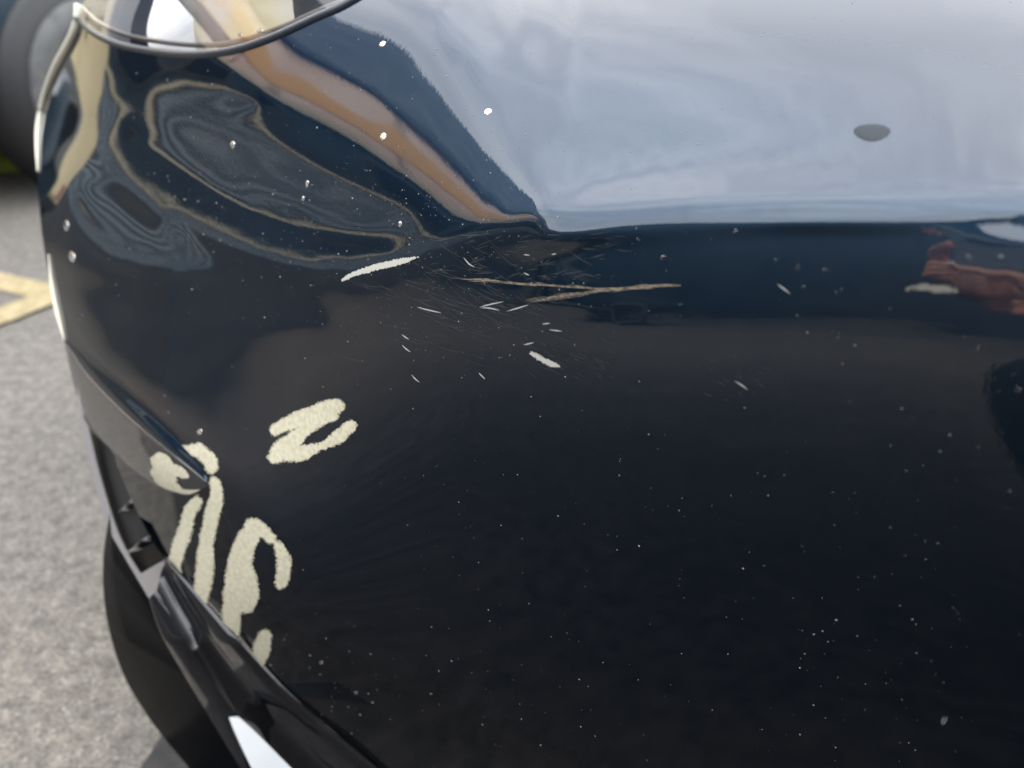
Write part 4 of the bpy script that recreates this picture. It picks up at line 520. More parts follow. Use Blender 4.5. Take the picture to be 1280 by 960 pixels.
# scuffs, and one painted reflection
blot('scuff', [[(429, 349, 1), (446, 341, 3), (470, 334, 4.2), (495, 328, 4), (515, 323, 2), (525, 320, .6)]], WHITE, cell=1.0, rag=1., fray=.3, label='sharp white chip where the crease ends')
def strip_mesh(pts, w, lift):
    c = smooth_line(pts, max(5, 3 * len(pts))); t = np.gradient(c, axis=0); t /= np.linalg.norm(t, axis=1)[:, None]; nn = np.stack([-t[:, 1], t[:, 0]], 1)
    ww = w * np.sin(np.pi * np.linspace(.06, .94, len(c)))[:, None]; a = c + nn * ww; b = c - nn * ww
    q = np.vstack([a, b]); p, _ = skin(q[:, 0], q[:, 1], lift); m = len(c)
    return p, [(j, j + 1, m + j + 1, m + j) for j in range(m - 1)]
def streaks(path, count, spread, mat, label):
    """one scuff: a bundle of fine strands that run along a path and thin out at its ends"""
    b = MB(); c = smooth_line(path, 60); tt = np.gradient(c[:, :2], axis=0); tt /= np.linalg.norm(tt, axis=1)[:, None]; nn = np.stack([-tt[:, 1], tt[:, 0]], 1)
    for i in range(count):
        s0 = random.random() ** 1.1 * .9; l = random.uniform(.06, .3); i0, i1 = int(s0 * 59), int(min(1, s0 + l) * 59)
        if i1 - i0 < 4: continue
        off = random.gauss(0, .45) * spread; slant = random.uniform(-.8, .8)
        k = np.linspace(i0, i1, 7).astype(int); q = c[k, :2] + nn[k] * (c[k, 2] * off + slant * np.linspace(-1, 1, 7))[:, None]
        b.add(*strip_mesh(q, random.uniform(.2, .5), .0003 + random.random() * .0002))
    o = b.build('scuff', mat, BUMPER); o['label'] = label
streaks([(570, 349, 1.6), (600, 350, 2.2), (640, 353, 2.0), (690, 357, 1.6), (740, 360, 1.4), (785, 362, 1)], 48, 1.1, SCUFF, 'upper tan streak of the forked scuff')
streaks([(657, 376, 2.6), (690, 372, 3.2), (730, 366, 2.8), (765, 362, 2.4), (800, 359, 1.9), (852, 356, 1.3)], 72, 1.15, SCUFF, 'lower tan streak of the forked scuff')
blot('scuff', [[(665, 441, 2), (674, 446, 3.4), (686, 452, 3.2), (699, 457, 1.2)]], WHITE, cell=.8, rag=2., fray=.7, label='short thick white gouge below the forked scuff')
blot('scuff', [[(1135, 360, 1.5), (1155, 358, 3), (1175, 360, 3.5), (1194, 362, 2)]], principled('painted_reflection', (.1, .1, .085), .6), cell=1.3, rag=3.4, label='pale flat reflection painted on near the right edge')  # mirror image of a held flat object painted on, not wear
SCR = principled('scratch_white', (.3, .31, .31), .5)
bold = [[(580, 322), (587, 330), (594, 334)], [(602, 385), (612, 385), (625, 388)], [(600, 384), (615, 380), (630, 377)], [(634, 389), (648, 385), (661, 381)], [(678, 405), (688, 404)], [(687, 412), (703, 414)], [(655, 431), (668, 428)], [(503, 418), (508, 422), (512, 424)], [(503, 431), (508, 436), (514, 440)], [(515, 468), (519, 473), (525, 478)], [(599, 466), (603, 470), (607, 474)], [(522, 384), (538, 388), (552, 391)], [(919, 476), (927, 481), (935, 487)], [(972, 355), (980, 361), (988, 367)], [(655, 318), (663, 319)], [(690, 318), (696, 317)], [(655, 341), (662, 344)]]
for q in bold:
    p, f = strip_mesh(q, .8, .0003); obj('scratch', p, f, SCR, BUMPER)
fine = MB()
def arc(u, v, ang, ln, cv, w):
    a = R(ang); c = [(u + math.cos(a + cv * t) * ln * t, v + math.sin(a + cv * t) * ln * t) for t in (-.5, -.17, .17, .5)]
    fine.add(*strip_mesh(c, w, .00025))
for i in range(130):
    u = random.gauss(575, 55); v = random.gauss(380, 36)
    if 430 < u < 780 and 296 < v < 470: arc(u, v, random.gauss(22, 9), random.uniform(10, 60), random.uniform(-.35, -.05), random.uniform(.16, .34))
for i in range(70):
    u = random.uniform(540, 780); v = random.uniform(292, 350)
    arc(u, v, random.gauss(-8, 12), random.uniform(6, 26), random.uniform(-.3, .3), random.uniform(.2, .45))
for i in range(40):
    u = random.uniform(660, 770); v = random.uniform(425, 475); arc(u, v, random.gauss(28, 7), random.uniform(5, 22), 0, random.uniform(.2, .5))
for i in range(24):
    u = random.uniform(880, 960); v = random.uniform(440, 500); arc(u, v, random.gauss(30, 9), random.uniform(4, 14), 0, random.uniform(.2, .45))
o = fine.build('hairline_scratches', HAZE_SCR, BUMPER); o['kind'] = 'stuff'
dust = MB()
OCT = np.array([[math.cos(a), math.sin(a)] for a in np.linspace(0, 2 * math.pi, 6, endpoint=False)])
def speck(us, vs, rs):
    p, n = skin(us, vs); t = depth(us, vs)
    a = np.cross(n, [0, 0, 1.]); a /= np.linalg.norm(a, axis=1)[:, None]; b = np.cross(n, a)
    for i in range(len(us)):
        r = rs[i] * t[i] / FPX; e = random.uniform(.6, 1.5)
        v = [p[i] + n[i] * .0001 + r * (c[0] * a[i] * e + c[1] * b[i]) for c in OCT] + [p[i] + n[i] * (r * .7 + .0002)]
        dust.add(v, [(j, (j + 1) % 6, 6) for j in range(6)])
def scatter(n, box, r, gauss=False):
    if gauss: u = rng.normal(box[0], box[1], n); v = rng.normal(box[2], box[3], n)
    else: u = rng.uniform(box[0], box[1], n); v = rng.uniform(box[2], box[3], n)
    k = inside(body_poly, u, v) & (u < 1300) & (v > -10) & (v < 980); u, v = u[k], v[k]
    rr = r[0] + (r[1] - r[0]) * rng.random(len(u)) ** 4
    if len(u): speck(u, v, rr)
scatter(420, (60, 1280, 0, 960), (.28, 1.15)); scatter(380, (470, 190, 250, 110), (.28, 1.3), True); scatter(200, (600, 80, 360, 60), (.25, .9), True)
scatter(240, (420, 150, 280, 60), (.28, 1.1), True); scatter(150, (520, 1200, 560, 960), (.28, 1.15)); scatter(90, (400, 60, 860, 50), (.3, 1.3), True)
o = dust.build('dust_specks', DUST, BUMPER); o['kind'] = 'stuff'
DROP = None
for (u, v, a, b, rot) in [(610, 140, 7, 5.5, -30), (479, 171, 5, 7, 20), (478, 55, 6, 4, -40), (291, 181, 4, 6, 0), (325, 38, 6, 4, -30), (300, 43, 4, 4, -40), (384, 230, 3, 6, 10), (379, 248, 2.5, 4, 0), (1090, 166, 23, 11, 0), (1048, 424, 3, 5, 0), (1221, 434, 3.5, 5, 0), (998, 335, 3.5, 6, 0), (1031, 338, 3.5, 4, 0), (1004, 359, 3.5, 4, 0), (1046, 366, 3.5, 4, 0), (1190, 330, 5, 4, 0), (1272, 487, 5, 6, 20), (970, 325, 3, 4, 0), (920, 290, 4, 4, 0), (829, 322, 4, 4, 0), (1180, 900, 5, 9, 20), (500, 280, 3, 5, 0), (90, 321, 5, 9, -15), (83, 282, 4, 9, 0), (250, 540, 5, 5, 0), (445, 866, 4, 3, -20), (402, 828, 3.5, 3, -20), (1250, 322, 5, 4, 0), (1210, 322, 4, 4, 0)]:
    if a < 15: a, b = a * .72, b * .72
    rows = []; K = 14
    for h, sc in ((0, 1), (.35, .93), (.7, .72), (.92, .4), (1, .12)):
        g = np.linspace(0, 2 * math.pi, K, endpoint=False); y = np.sin(g) * b * sc; x = np.cos(g) * a * sc * (1 - (.22 * y / b if a > 15 else 0)); c, s_ = math.cos(R(rot)), math.sin(R(rot))
        t = float(depth(np.array([float(u)]), np.array([float(v)]))[0]); hh = min(a, b) * t / FPX * (.24 if a < 15 else .16)
        rows.append(skin(u + c * x - s_ * y, v + s_ * x + c * y, .00005 + hh * h)[0])
    V = np.concatenate(rows); F = [(i * K + j, i * K + (j + 1) % K, (i + 1) * K + (j + 1) % K, (i + 1) * K + j) for i in range(4) for j in range(K)] + [tuple(4 * K + j for j in range(K))]
    obj('water_drop' if a < 15 else 'water_mark', V, F, WATER if a < 15 else FILM, BUMPER, True)

# ------------------------------------------------------------------ ground, lines, verge
g = []
N_ = 24; xs = np.linspace(-150, 150, N_ + 1)
GROUND = obj('ground', [(x, y, 0) for y in xs for x in xs], [(i * (N_ + 1) + j, i * (N_ + 1) + j + 1, (i + 1) * (N_ + 1) + j + 1, (i + 1) * (N_ + 1) + j) for i in range(N_) for j in range(N_)], ASPHALT)
tag(GROUND, 'grey speckled asphalt of the car park', kind='structure')
PATCHM = principled('painted_ground_shade', (.02, .02, .021), .9)
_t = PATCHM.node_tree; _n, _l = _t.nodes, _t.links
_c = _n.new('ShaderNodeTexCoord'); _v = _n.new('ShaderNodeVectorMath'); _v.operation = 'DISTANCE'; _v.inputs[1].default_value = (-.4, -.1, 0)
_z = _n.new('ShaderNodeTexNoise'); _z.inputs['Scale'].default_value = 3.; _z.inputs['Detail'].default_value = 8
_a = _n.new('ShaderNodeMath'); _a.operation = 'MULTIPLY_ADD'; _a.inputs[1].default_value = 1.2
_r = _n.new('ShaderNodeValToRGB'); _e = _r.color_ramp.elements            # painted shade: blackest near the bumper, fading outwards to the asphalt tone
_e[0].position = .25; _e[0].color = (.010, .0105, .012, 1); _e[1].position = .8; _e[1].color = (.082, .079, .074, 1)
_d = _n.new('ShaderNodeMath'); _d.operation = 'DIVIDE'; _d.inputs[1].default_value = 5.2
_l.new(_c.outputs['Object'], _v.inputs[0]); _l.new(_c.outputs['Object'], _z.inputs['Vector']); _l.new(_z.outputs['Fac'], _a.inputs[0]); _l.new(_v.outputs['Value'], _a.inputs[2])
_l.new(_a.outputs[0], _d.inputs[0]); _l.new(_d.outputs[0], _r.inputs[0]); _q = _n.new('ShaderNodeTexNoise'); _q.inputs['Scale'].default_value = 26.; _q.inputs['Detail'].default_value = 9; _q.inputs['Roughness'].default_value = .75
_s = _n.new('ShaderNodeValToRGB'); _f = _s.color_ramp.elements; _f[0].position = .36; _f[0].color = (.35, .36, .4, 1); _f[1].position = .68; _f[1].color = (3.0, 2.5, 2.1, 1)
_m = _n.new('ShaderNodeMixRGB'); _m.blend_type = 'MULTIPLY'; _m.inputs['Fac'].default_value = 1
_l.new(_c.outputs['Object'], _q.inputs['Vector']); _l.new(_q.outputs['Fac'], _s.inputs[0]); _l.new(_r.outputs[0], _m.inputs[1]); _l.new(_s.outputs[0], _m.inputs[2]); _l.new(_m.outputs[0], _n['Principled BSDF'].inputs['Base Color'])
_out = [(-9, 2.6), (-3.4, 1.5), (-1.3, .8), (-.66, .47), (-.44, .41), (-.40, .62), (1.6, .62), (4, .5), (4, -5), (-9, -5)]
o = obj('ground_shade_patch', [(x, y, .004) for x, y in _out[::-1]], [tuple(range(len(_out)))], PATCHM)  # added sheet that darkens the ground mirrored in the bumper
tag(o, 'added dark ground patch with painted shade in front of the black car', kind='structure')
LINE = noise_col(principled('yellow_line_paint', (.6, .5, .25), .8), (.2, .155, .075), (.28, .225, .125), 30)
for pts, lab in (([(-60, 338), (20, 356), (95, 372)], 'pale yellow parking line running in to meet the second line'), ([(-60, 418), (20, 389), (95, 358)], 'pale yellow parking line running outward beside the first line')):
    c = np.array(pts, float); a = ground_pt(c[:, 0], c[:, 1] - 11, .004); b = ground_pt(c[:, 0], c[:, 1] + 11, .004)
    d_ = (a[0] - a[1]) / np.linalg.norm(a[0] - a[1]); a[0] += d_ * .1; b[0] += d_ * .1
    if 'outward' in lab: a[:, 2] = b[:, 2] = .008
    o = obj('parking_line', np.vstack([a, b]), [(0, 3, 4, 1), (1, 4, 5, 2)], LINE); tag(o, lab, kind='structure')

# ------------------------------------------------------------------ parked cars
def copy_tree(o, parent=None):
    c = o.copy(); COL.objects.link(c)
    if parent: c.parent = parent; c.matrix_parent_inverse = o.matrix_parent_inverse.copy()
    for ch in list(o.children): copy_tree(ch, c)
    return c
def make_car(paint, label):
    root = empty('parked_car', (0, 0, 0), label, 'car', 'cars parked around the black car')
    st = [(-2.25, .60, .45, .78), (-2.15, .76, .32, .92), (-1.8, .86, .26, .98), (-1.2, .90, .24, 1.0), (-.4, .90, .24, .99), (.5, .90, .24, .98), (1.1, .90, .25, .95), (1.7, .87, .27, .86), (2.1, .76, .3, .76), (2.25, .55, .42, .66)]
    V = []; K = 13
    for x, hw, zb, zt in st:
        half = [(hw * .86, zb), (hw * .97, zb + .12), (hw, zb + (zt - zb) * .45), (hw * .985, zb + (zt - zb) * .7), (hw * .93, zt - .05), (hw * .8, zt)]
        V += [(x, y, z) for y, z in half] + [(x, 0, zt + .03)] + [(x, -y, z) for y, z in half[::-1]]
    F = [(i * K + j, i * K + j + 1, (i + 1) * K + j + 1, (i + 1) * K + j) for i in range(len(st) - 1) for j in range(K - 1)] + [(i * K, (i + 1) * K, (i + 1) * K + K - 1, i * K + K - 1) for i in range(len(st) - 1)]
    F += [tuple(range(K)), tuple((len(st) - 1) * K + j for j in range(K))[::-1]]
    o = obj('body', V, F, paint, root, True, False); md = o.modifiers.new('s', 'SUBSURF'); md.levels = md.render_levels = 2
    cab = [(-1.95, .74, .96, .97), (-1.15, .60, .97, 1.42), (-.4, .60, .97, 1.46), (.25, .58, .97, 1.42), (1.15, .72, .9, .94)]
    V = []; 
    for x, hw, zb, zt in cab:
        V += [(x, .78, zb - .02), (x, hw, zt - .04), (x, hw * .8, zt), (x, -hw * .8, zt), (x, -hw, zt - .04), (x, -.78, zb - .02)]
    F = [(i * 6 + j, i * 6 + j + 1, (i + 1) * 6 + j + 1, (i + 1) * 6 + j) for i in range(4) for j in range(5)] + [(0, 1, 2, 3, 4, 5), (24, 29, 28, 27, 26, 25)]
    obj('roof', V, F, paint, root, False, False)
    gls = principled('car_glass', (.01, .012, .015), .03, coat=1)
    def lerp(p, q, t): return tuple(np.array(p) * (1 - t) + np.array(q) * t)
    for sgn in (1, -1):
        base = lambda x: (x, .785 * sgn, .985)
        for x0, x1, r0, r1 in ((-1.5, -.45, -1.1, -.45), (-.37, .85, -.37, .22)):
            q = [(x0, .775 * sgn, 1.0), (x1, .775 * sgn, .99), (r1, .625 * sgn, 1.385), (r0, .635 * sgn, 1.385)]
            obj('side_window', [(a, b + .012 * sgn, c) for a, b, c in q] + [(a, b - .03 * sgn, c) for a, b, c in q], [(0, 1, 2, 3), (4, 7, 6, 5), (0, 4, 5, 1), (1, 5, 6, 2), (2, 6, 7, 3), (3, 7, 4, 0)], gls, root, False, False)
    for q, nm in (([(.30, .5, 1.405), (1.12, .64, .965), (1.12, -.64, .965), (.30, -.5, 1.405)], 'windscreen'), ([(-1.2, .5, 1.405), (-1.9, .64, 1.0), (-1.9, -.64, 1.0), (-1.2, -.5, 1.405)], 'rear_window')):
        d = .02 if nm == 'windscreen' else -.02
        obj(nm, [(a + d, b, c + .012) for a, b, c in q] + [(a - d, b, c - .02) for a, b, c in q], [(0, 1, 2, 3), (4, 7, 6, 5), (0, 4, 5, 1), (1, 5, 6, 2), (2, 6, 7, 3), (3, 7, 4, 0)], gls, root, False, False)
    rim_m = principled('alloy', (.02, .021, .023), .6, spec=.1)
    for x in (1.35, -1.35):
        for sgn in (1, -1):
            M = Matrix.Translation((x, .80 * sgn, .34))
            if sgn < 0: M = M @ Matrix.Rotation(math.pi, 4, 'Z')
            MB().lathe([(.30, .104), (.405, .100), (.405, -.08), (.34, -.1)], 40, M).build('wheel_arch', MATTE, root, True, False)
            ty = MB().lathe([(.22, .104), (.235, .122), (.29, .128), (.325, .115), (.34, .085), (.34, -.08), (.30, -.1)], 40, M).build('wheel', RUBBER, root, True, False)
            rm = MB().lathe([(.225, .108), (.205, .112), (.19, .05), (.06, .06), (.05, .1), (.0001, .102)], 32, M)
            for k in range(5):
                rm.box((-.022, .04, .04), (.022, .108, .2), M @ Matrix.Rotation(R(72 * k), 4, 'Y'))
            rm.build('rim', rim_m, ty, False, False)
    for sgn in (1, -1):
        MB().box((2.0, .5 * sgn - .16, .62), (2.17, .5 * sgn + .16, .72)).build('headlight', principled('lamp', (.7, .72, .75), .1, coat=1), root, False, False)
        MB().box((-2.2, .55 * sgn - .14, .72), (-2.1, .55 * sgn + .14, .84)).build('tail_light', principled('red_lamp', (.3, .01, .01), .15, coat=1), root, False, False)
        MB().box((.72, .88 * sgn - .09, .98), (.86, .88 * sgn + .09, 1.1)).build('mirror', paint, root, False, False)
        MB().box((-.1, .893 * sgn - .012, .78), (.1, .893 * sgn + .012, .805)).build('door_handle', CHROME, root, False, False)
    return root
BLUE = principled('dark_blue_paint', (.011, .024, .034), .5, spec=.25)
c1 = make_car(BLUE, 'dark blue parked car whose front wheel shows past the bumper at the left edge')
a = R(-110); fx, fy = math.cos(a), math.sin(a)
c1.location = (-1.67 - 1.35 * fx + .8 * fy, 3.1 - 1.35 * fy - .8 * fx, 0); c1.rotation_euler = (0, 0, a)
c2 = copy_tree(c1); c2.location = (-8.6, -3.0, 0); c2.rotation_euler = (0, 0, R(-62))
c2['label'] = 'dark blue parked car out in the open car park behind the photographer'

# cream box van further along the row
CREAMW = noise_col(principled('cream_van_paint', (.62, .52, .33), .5, coat=.3), (.78, .64, .37), (.84, .7, .43), 2)
vx, vy = -.45 + 5.4 * math.sin(R(-51)), .83 + 5.4 * math.cos(R(-51))
VAN = empty('parked_van', (vx, vy, 0), 'cream box van standing beyond the parked car, mirrored in the bumper corner', 'van', None, R(51))
b_ = MB().box((-.95, .2, .45), (.95, 4.2, 2.45)).build('box_body', CREAMW, VAN, False, False); bv = b_.modifiers.new('b', 'BEVEL'); bv.width = .06; bv.segments = 3
for sx in (-1, 1):
    MB().box((-.9 if sx < 0 else .01, .17, .6), (-.01 if sx < 0 else .9, .199, 2.35)).build('rear_door', CREAMW, VAN, False, False)
    MB().box((sx * .8 - .08, .15, .62), (sx * .8 + .08, .168, .9)).build('tail_light', principled('van_lamp', (.3, .02, .01), .2, coat=1), VAN, False, False)
    MB().box((sx * .12 - .02, .14, 1.2), (sx * .12 + .02, .168, 1.5)).build('door_handle', MATTE, VAN, False, False)
    for y in (.9, 3.9):
        MB().lathe([(.0001, -.1), (.2, -.1), (.34, -.08), (.34, .08), (.2, .1), (.0001, .1)], 28, Matrix.Translation((sx * .78, y, .34)) @ Matrix.Rotation(R(90), 4, 'Z')).build('wheel', RUBBER, VAN, True, False)
MB().box((-.92, .05, .4), (.92, .14, .55)).build('bumper', MATTE, VAN, False, False)
MB().box((-.9, 4.203, .45), (.9, 5.6, 1.3)).build('cab', CREAMW, VAN, False, False)
cv = MB(); cv.add([(-.88, 4.203, 1.303), (.88, 4.203, 1.303), (.88, 5.3, 1.303), (-.88, 5.3, 1.303), (-.82, 4.203, 2.1), (.82, 4.203, 2.1), (.8, 4.75, 2.1), (-.8, 4.75, 2.1)], [(0, 3, 2, 1), (4, 5, 6, 7), (0, 1, 5, 4), (1, 2, 6, 5), (2, 3, 7, 6), (3, 0, 4, 7)])
cv.build('cab_windows', principled('van_glass', (.01, .012, .015), .03, coat=1), VAN, False, False)

# the rest of the black car behind its bumper, from the same body pattern
rest = make_car(PAINT, 'x'); rest.location = (0.5 + 2.25 * .342, 1.0 + 2.25 * .94, 0); rest.rotation_euler = (0, 0, R(-110))
bpy.context.view_layer.update(); mw = rest.matrix_world.copy()
for ch in list(rest.children):
    if ch.name.startswith('headlight'): bpy.data.objects.remove(ch); continue
    ch.parent = CAR; ch.matrix_parent_inverse = Matrix.Translation(-CAR.location) @ mw
bpy.data.objects.remove(rest)

# grass verge beside the parked car, with its kerb
GRASS = noise_col(principled('grass', (.2, .25, .05), .9), (.24, .28, .03), (.5, .5, .08), 9)
q = ground_pt(np.array([-160., 30., 22., -200.]), np.array([197., 197., 150., 150.]), .06)
o = obj('grass_verge', np.vstack([q, q * [1, 1, 0] - [0, 0, .02]]), [(0, 1, 2, 3), (0, 4, 5, 1), (1, 5, 6, 2), (2, 6, 7, 3), (3, 7, 4, 0)], GRASS); tag(o, 'yellow green grass verge beyond the parked wheel', kind='structure')
bl = MB()
for i in range(900):
    s_, t_ = random.random(), random.random(); b0 = (q[0] * (1 - s_) + q[1] * s_) * (1 - t_) + (q[3] * (1 - s_) + q[2] * s_) * t_
    a = random.uniform(0, 6.28); w = .008; h = random.uniform(.05, .13); d = np.array([math.cos(a), math.sin(a), 0])
    bl.add([b0 - d * w, b0 + d * w, b0 + np.array([random.gauss(0, .03), random.gauss(0, .03), h])], [(0, 1, 2)])
o = bl.build('grass', GRASS); tag(o, 'yellow green grass blades on the verge', kind='stuff')
KERB = noise_col(principled('kerb_concrete', (.4, .39, .37), .85), (.32, .31, .29), (.46, .45, .42), 12)
k1 = ground_pt(np.array([-160., 34.]), np.array([208., 208.])); k2 = ground_pt(np.array([-160., 34.]), np.array([198., 198.]))
V = [*k1, *k2, *(k1 + [0, 0, .09]), *(k2 + [0, 0, .09])]
o = obj('kerb', V, [(0, 1, 5, 4), (4, 5, 7, 6), (1, 3, 7, 5), (0, 4, 6, 2), (2, 6, 7, 3)], KERB); tag(o, 'pale kerb along the grass verge', kind='structure')

# ------------------------------------------------------------------ the building mirrored in the corner of the bumper
BX, BY = -5.6, 7.7
BM = Matrix.Translation((BX, BY, 0)) @ Matrix.Rotation(math.atan2(.6, .8), 4, 'Z')     # local x along the front, local -y outward
BLD = empty('building', (BX, BY, 0), 'long two storey building with copper pink upper wall and dark roof mirrored in the bumper', 'building')
BR = math.atan2(.6, .8)
def bpart(name, a, b, mat, parent=None): 
    return MB().box(a, b, BM).build(name, mat, parent or BLD)
x0, x1 = -24., -1.15
DARKW = noise_col(principled('dark_brown_cladding', (.05, .045, .04), .7), (.36, .42, .47), (.46, .51, .55), 3, map_scale=(.4, .4, 6))
PINK = noise_col(principled('copper_panel', (.9, .65, .5), .38, metal=.85), (.92, .64, .47), (1, .76, .58), 1.2)
TRIM = noise_col(principled('tan_trim', (.6, .5, .34), .7), (.66, .57, .4), (.76, .68, .52), 4)
ROOFM = noise_col(principled('slate_roof', (.06, .065, .075), .8), (.22, .25, .285), (.32, .345, .38), 5)
PLINTH = noise_col(principled('grey_plinth', (.12, .12, .12), .8), (.11, .112, .118), (.14, .138, .136), 2)
NAVY = noise_col(principled('navy_cladding', (.04, .055, .07), .8), (.035, .05, .065), (.055, .07, .085), 2)
core = bpart('wall', (x0 + .05, .12, 0), (x1 - .05, 8, 7.0), DARKW)
DARKW2 = noise_col(principled('dark_grey_cladding', (.05, .05, .05), .7), (.13, .16, .19), (.19, .22, .25), 3, map_scale=(.4, .4, 6))
bm_ = new_mesh('board', *(lambda b: (b.v, b.f))(MB().box((x0, 0, 0), (x1, .12, .068))), DARKW)
bm2 = new_mesh('board', *(lambda b: (b.v, b.f))(MB().box((x0, 0, 0), (x1, .12, .068))), DARKW2)
for k in range(9):
    o = link('cladding_board', bm_ if k % 2 else bm2, BLD, False); o.matrix_local = Matrix.Rotation(BR, 4, 'Z') @ Matrix.Translation((0, -.02 * (k % 2), .175 + 1.0 + k * .076))
bpart('plinth', (x0, -.1, 0), (x1, .119, 1.17), PLINTH); bpart('wall_band', (x0, .06, 2.0), (x1, .118, 3.8), NAVY); bpart('sill_band', (x0, -.06, 1.86), (x1, .119, 1.98), TRIM)
WIN = principled('window_glass', (.02, .024, .03), .05, coat=1)
FRM = principled('window_frame', (.09, .085, .08), .5)
for k in range(9):
    xa = x0 + .8 + k * 2.5
    f = bpart('window', (xa, .02, 2.3), (xa + 1.5, .119, 3.5), FRM); bpart('pane', (xa + .08, .005, 2.38), (xa + 1.42, .019, 3.42), WIN, f)
bpart('cornice_trim', (x0, -.12, 3.82), (x1, .119, 4.07), TRIM)
pm = None
for k in range(12):
    xa = x0 + k * 1.9; xb = min(xa + 1.83, x1)
    bpart('wall_panel', (xa, 0, 4.074), (xb, .119, 5.9), PINK)
bpart('glow_panel', (-7.4, -.03, 4.7), (-3.0, -.003, 5.4), principled('orange_glow_paint', (1, .55, .2), .35, metal=.6))  # added panel, its orange colour stands in for a warm glow on the wall
# mansard roof, courses of slates
rf = bpart('roof', (x0 - .3, -.25, 5.904), (x1 + .3, 8.2, 6.02), ROOFM)
for k in range(8):
    bpart('slate_course', (x0 - .3, -.3 + .05 * k, 6.023 + .2 * k), (x1 + .3, .2 + .05 * k + .3, 6.22 + .2 * k), ROOFM, rf)
# ------------------------------------------------------------------ the long shed behind the photographer
CLAD = noise_col(principled('blue_grey_cladding', (.03, .045, .065), .7), (.022, .034, .05), (.036, .052, .075), .8)
CLAD2 = noise_col(principled('slate_cladding', (.025, .036, .05), .7), (.018, .027, .04), (.03, .042, .058), .8)
sa = R(-153); SX, SY = 13.5 * math.sin(sa), 13.5 * math.cos(sa)
SM = Matrix.Translation((SX, SY, 0)) @ Matrix.Rotation(-sa, 4, 'Z')         # local -y faces the black car
SHED = empty('shed', (SX, SY, 0), 'tall blue grey industrial shed dimly mirrored in the dark band under the bumper crease', 'building')
def spart(name, a, b, mat, parent=None): return MB().box(a, b, SM).build(name, mat, parent or SHED)
for xa, xb, h in ((-24, -.02, 12.2), (.02, 24, 8.2)):          # a tall bay and a lower one
    spart('wall', (xa, .1, 0), (xb, 10, h - .3), CLAD2)
    for k in range(8): spart('wall_panel', (xa + 3 * k, 0, .5), (xa + 2.96 + 3 * k if k < 7 else xb, .099, h - .5), CLAD if k % 3 else CLAD2)
    spart('plinth', (xa, -.05, 0), (xb, .099, .49), CLAD2)
    rf = spart('roof', (xa - .4 * (xa < -1), -.5, h - .29), (xb + .4 * (xb > 1), 10.4, h), CLAD2); spart('gutter', (xa, -.64, h - .28), (xb, -.503, h - .12), MATTE, rf)
for k in range(5):
    d = spart('roller_door', (-19.5 + 9 * k, -.03, .5), (-16 + 9 * k, -.003, 3.6), CLAD2); spart('handle', (-17.9 + 9 * k, -.07, .9), (-17.6 + 9 * k, -.033, .96), MATTE, d)

# ------------------------------------------------------------------ the photographer, crouching, mirrored at the right edge
def skin_fig(name, verts, edges, mat, parent=None, sub=2, root=0):
    me = bpy.data.meshes.new(name); me.from_pydata([v[:3] for v in verts], edges, []); me.materials.append(mat)
    o = link(name, me, parent, False)
    md = o.modifiers.new('skin', 'SKIN'); md.use_smooth_shade = True
    for i, v in enumerate(verts):
        sv = me.skin_vertices[0].data[i]; sv.radius = v[3] if isinstance(v[3], tuple) else (v[3], v[3]); sv.use_root = (i == root)
    ms = o.modifiers.new('sub', 'SUBSURF'); ms.levels = ms.render_levels = sub
    return o
SKINM = noise_col(principled('skin_tone', (.62, .33, .24), .5), (.92, .42, .26), (.96, .52, .36), 40)
CLOTH = noise_col(principled('dark_trousers', (.012, .016, .024), .9), (.010, .014, .022), (.018, .022, .03), 60)
JACK = noise_col(principled('dark_jacket', (.02, .026, .035), .85), (.016, .02, .03), (.026, .032, .042), 40)
PX, PY = .20, -.62
pe = [(PX, PY, .40, .13), (PX, PY + .02, .55, .13), (PX, PY + .06, .72, .15), (PX, PY + .09, .86, .14), (PX, PY + .12, .96, .055), (PX, PY + .14, 1.03, .055), (PX, PY + .16, 1.10, (.075, .09)), (PX, PY + .16, 1.19, .07),
      (PX - .19, PY + .09, .87, .06), (PX - .24, PY + .25, .70, .045), (PX - .15, PY + .47, .735, .032), 
      (PX + .19, PY + .09, .87, .06), (PX + .26, PY + .22, .66, .045), (.155, -.10, .715, .034), (.118, -.045, .735, .03), (.095, -.028, .745, .026)]
ed = [(0, 1), (1, 2), (2, 3), (3, 4), (4, 5), (5, 6), (6, 7), (3, 8), (8, 9), (9, 10), (3, 11), (11, 12), (12, 13), (13, 14), (14, 15)]
def chain(root, pts):
    k = root
    for p in pts: pe.append(p); ed.append((k, len(pe) - 1)); k = len(pe) - 1
# right hand: four fingers across the back of the phone, thumb below
chain(15, [(.072, -.004, .738, .0115), (.036, .004, .757, .0112), (.000, .002, .772, .0098), (-.026, -.003, .779, .008)])
chain(15, [(.072, -.012, .722, .0098), (.048, -.016, .716, .009), (.028, -.026, .714, .008)])
chain(15, [(.076, -.022, .714, .0092), (.056, -.03, .708, .0085), (.04, -.04, .708, .0075)])
chain(15, [(.082, -.034, .708, .0085), (.066, -.044, .703, .0078), (.054, -.052, .704, .007)])
chain(14, [(.10, -.07, .765, .011), (.085, -.066, .795, .010), (.07, -.06, .81, .008)])
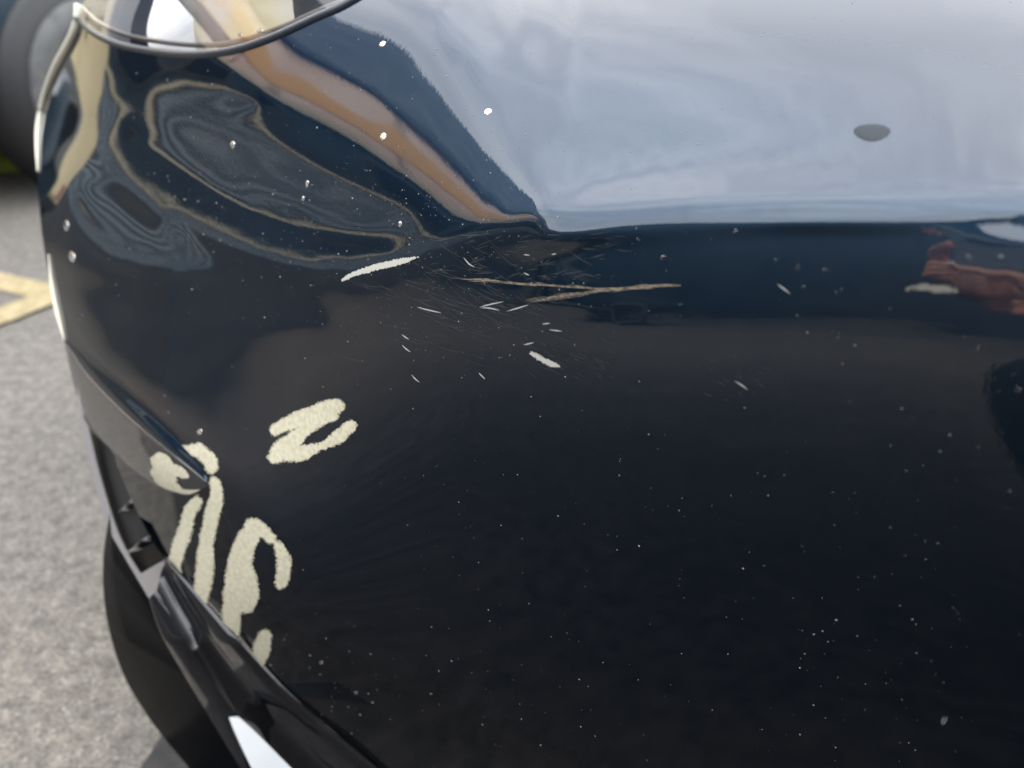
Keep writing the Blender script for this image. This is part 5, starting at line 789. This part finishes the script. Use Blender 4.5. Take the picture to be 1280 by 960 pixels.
# left hand steadying the far end
chain(10, [(-.045, -.12, .742, .026), (-.040, -.085, .745, .024)]); lh = len(pe) - 1
for k, dz in enumerate((.048, .026, .010, -.006)):
    chain(lh, [(-.056, -.055, .752 + dz * .8, .0095), (-.052, -.028, .758 + dz, .009), (-.036 + .012 * (k == 0), -.006 if k == 0 else -.03, .765 + dz, .0088), (-.018 if k == 0 else -.03, -.004 if k == 0 else -.042, .766 + dz, .0078)])
chain(lh - 1, [(-.02, -.09, .775, .010), (-.015, -.065, .79, .008)])
PERSON = empty('person', (PX, PY, 0), 'crouching person in dark clothes holding a phone, mirrored at the right of the bumper', 'person')
body = skin_fig('body', pe, ed, SKINM); body.parent = PERSON; body.matrix_parent_inverse = Matrix.Translation((-PX, -PY, 0))
le = [(PX, PY, .42, .15), (PX - .10, PY + .02, .42, .11), (PX - .19, PY + .20, .54, .088), (PX - .24, PY + .36, .60, .085), (PX - .20, PY + .22, .34, .062), (PX - .16, PY + .06, .09, .05),
      (PX + .10, PY + .02, .40, .11), (PX + .16, PY + .22, .47, .088), (PX + .18, PY + .36, .50, .072), (PX + .19, PY + .22, .3, .062), (PX + .18, PY + .06, .09, .05)]
o = skin_fig('trousers', le, [(0, 1), (1, 2), (2, 3), (3, 4), (4, 5), (0, 6), (6, 7), (7, 8), (8, 9), (9, 10)], CLOTH); o.parent = PERSON; o.matrix_parent_inverse = Matrix.Translation((-PX, -PY, 0))
je = [(PX, PY, .46, .16), (PX, PY + .03, .60, .16), (PX, PY + .07, .76, .175), (PX, PY + .10, .88, .14), (PX - .20, PY + .09, .88, .075), (PX - .25, PY + .25, .70, .06), (PX - .19, PY + .38, .72, .048), (PX + .20, PY + .09, .88, .075), (PX + .27, PY + .22, .66, .06), (.21, -.2, .69, .05)]
o = skin_fig('jacket', je, [(0, 1), (1, 2), (2, 3), (3, 4), (4, 5), (5, 6), (3, 7), (7, 8), (8, 9)], JACK); o.parent = PERSON; o.matrix_parent_inverse = Matrix.Translation((-PX, -PY, 0))
for sx in (-1, 1):
    shoe = skin_fig('shoe', [(PX + .17 * sx, PY + .0, .05, .045), (PX + .17 * sx, PY + .10, .05, .048), (PX + .17 * sx, PY + .20, .04, .038)], [(0, 1), (1, 2)], MATTE); shoe.parent = PERSON; shoe.matrix_parent_inverse = Matrix.Translation((-PX, -PY, 0))
hm = MB().lathe([(.0001, .13), (.06, .12), (.098, .07), (.108, .0), (.10, -.05), (.09, -.06)], 20, Matrix.Translation((PX, PY + .145, 1.15)) @ Matrix.Rotation(R(90), 4, 'X') @ Matrix.Scale(1, 4)); hm.build('hair', principled('dark_hair', (.02, .015, .012), .6), PERSON, True)
# the phone: landscape, lens beside the eye point, so the picture is taken past it
PH = Matrix.Translation(EYE) @ Matrix.Rotation(-PITCH, 4, 'X')
ph = empty('smartphone', tuple(EYE - np.array([0, .02, .03])), 'grey smartphone held sideways by the crouching person', 'phone')
c_ = MB().box((-.026, -.020, -.034), (.121, -.012, .040), PH); o = c_.build('phone_case', principled('phone_back', (.32, .35, .38), .3, coat=.5), ph); bv = o.modifiers.new('b', 'BEVEL'); bv.width = .003; bv.segments = 3
for (lx, lz) in ((.030, .026), (.008, .022), (.052, .024)):
    MB().lathe([(.0001, -.0085), (.0075, -.0085), (.0085, -.0095), (.0085, -.0125)], 20, PH @ Matrix.Translation((lx, 0, lz))).build('lens_ring', GLOSS, ph, True)
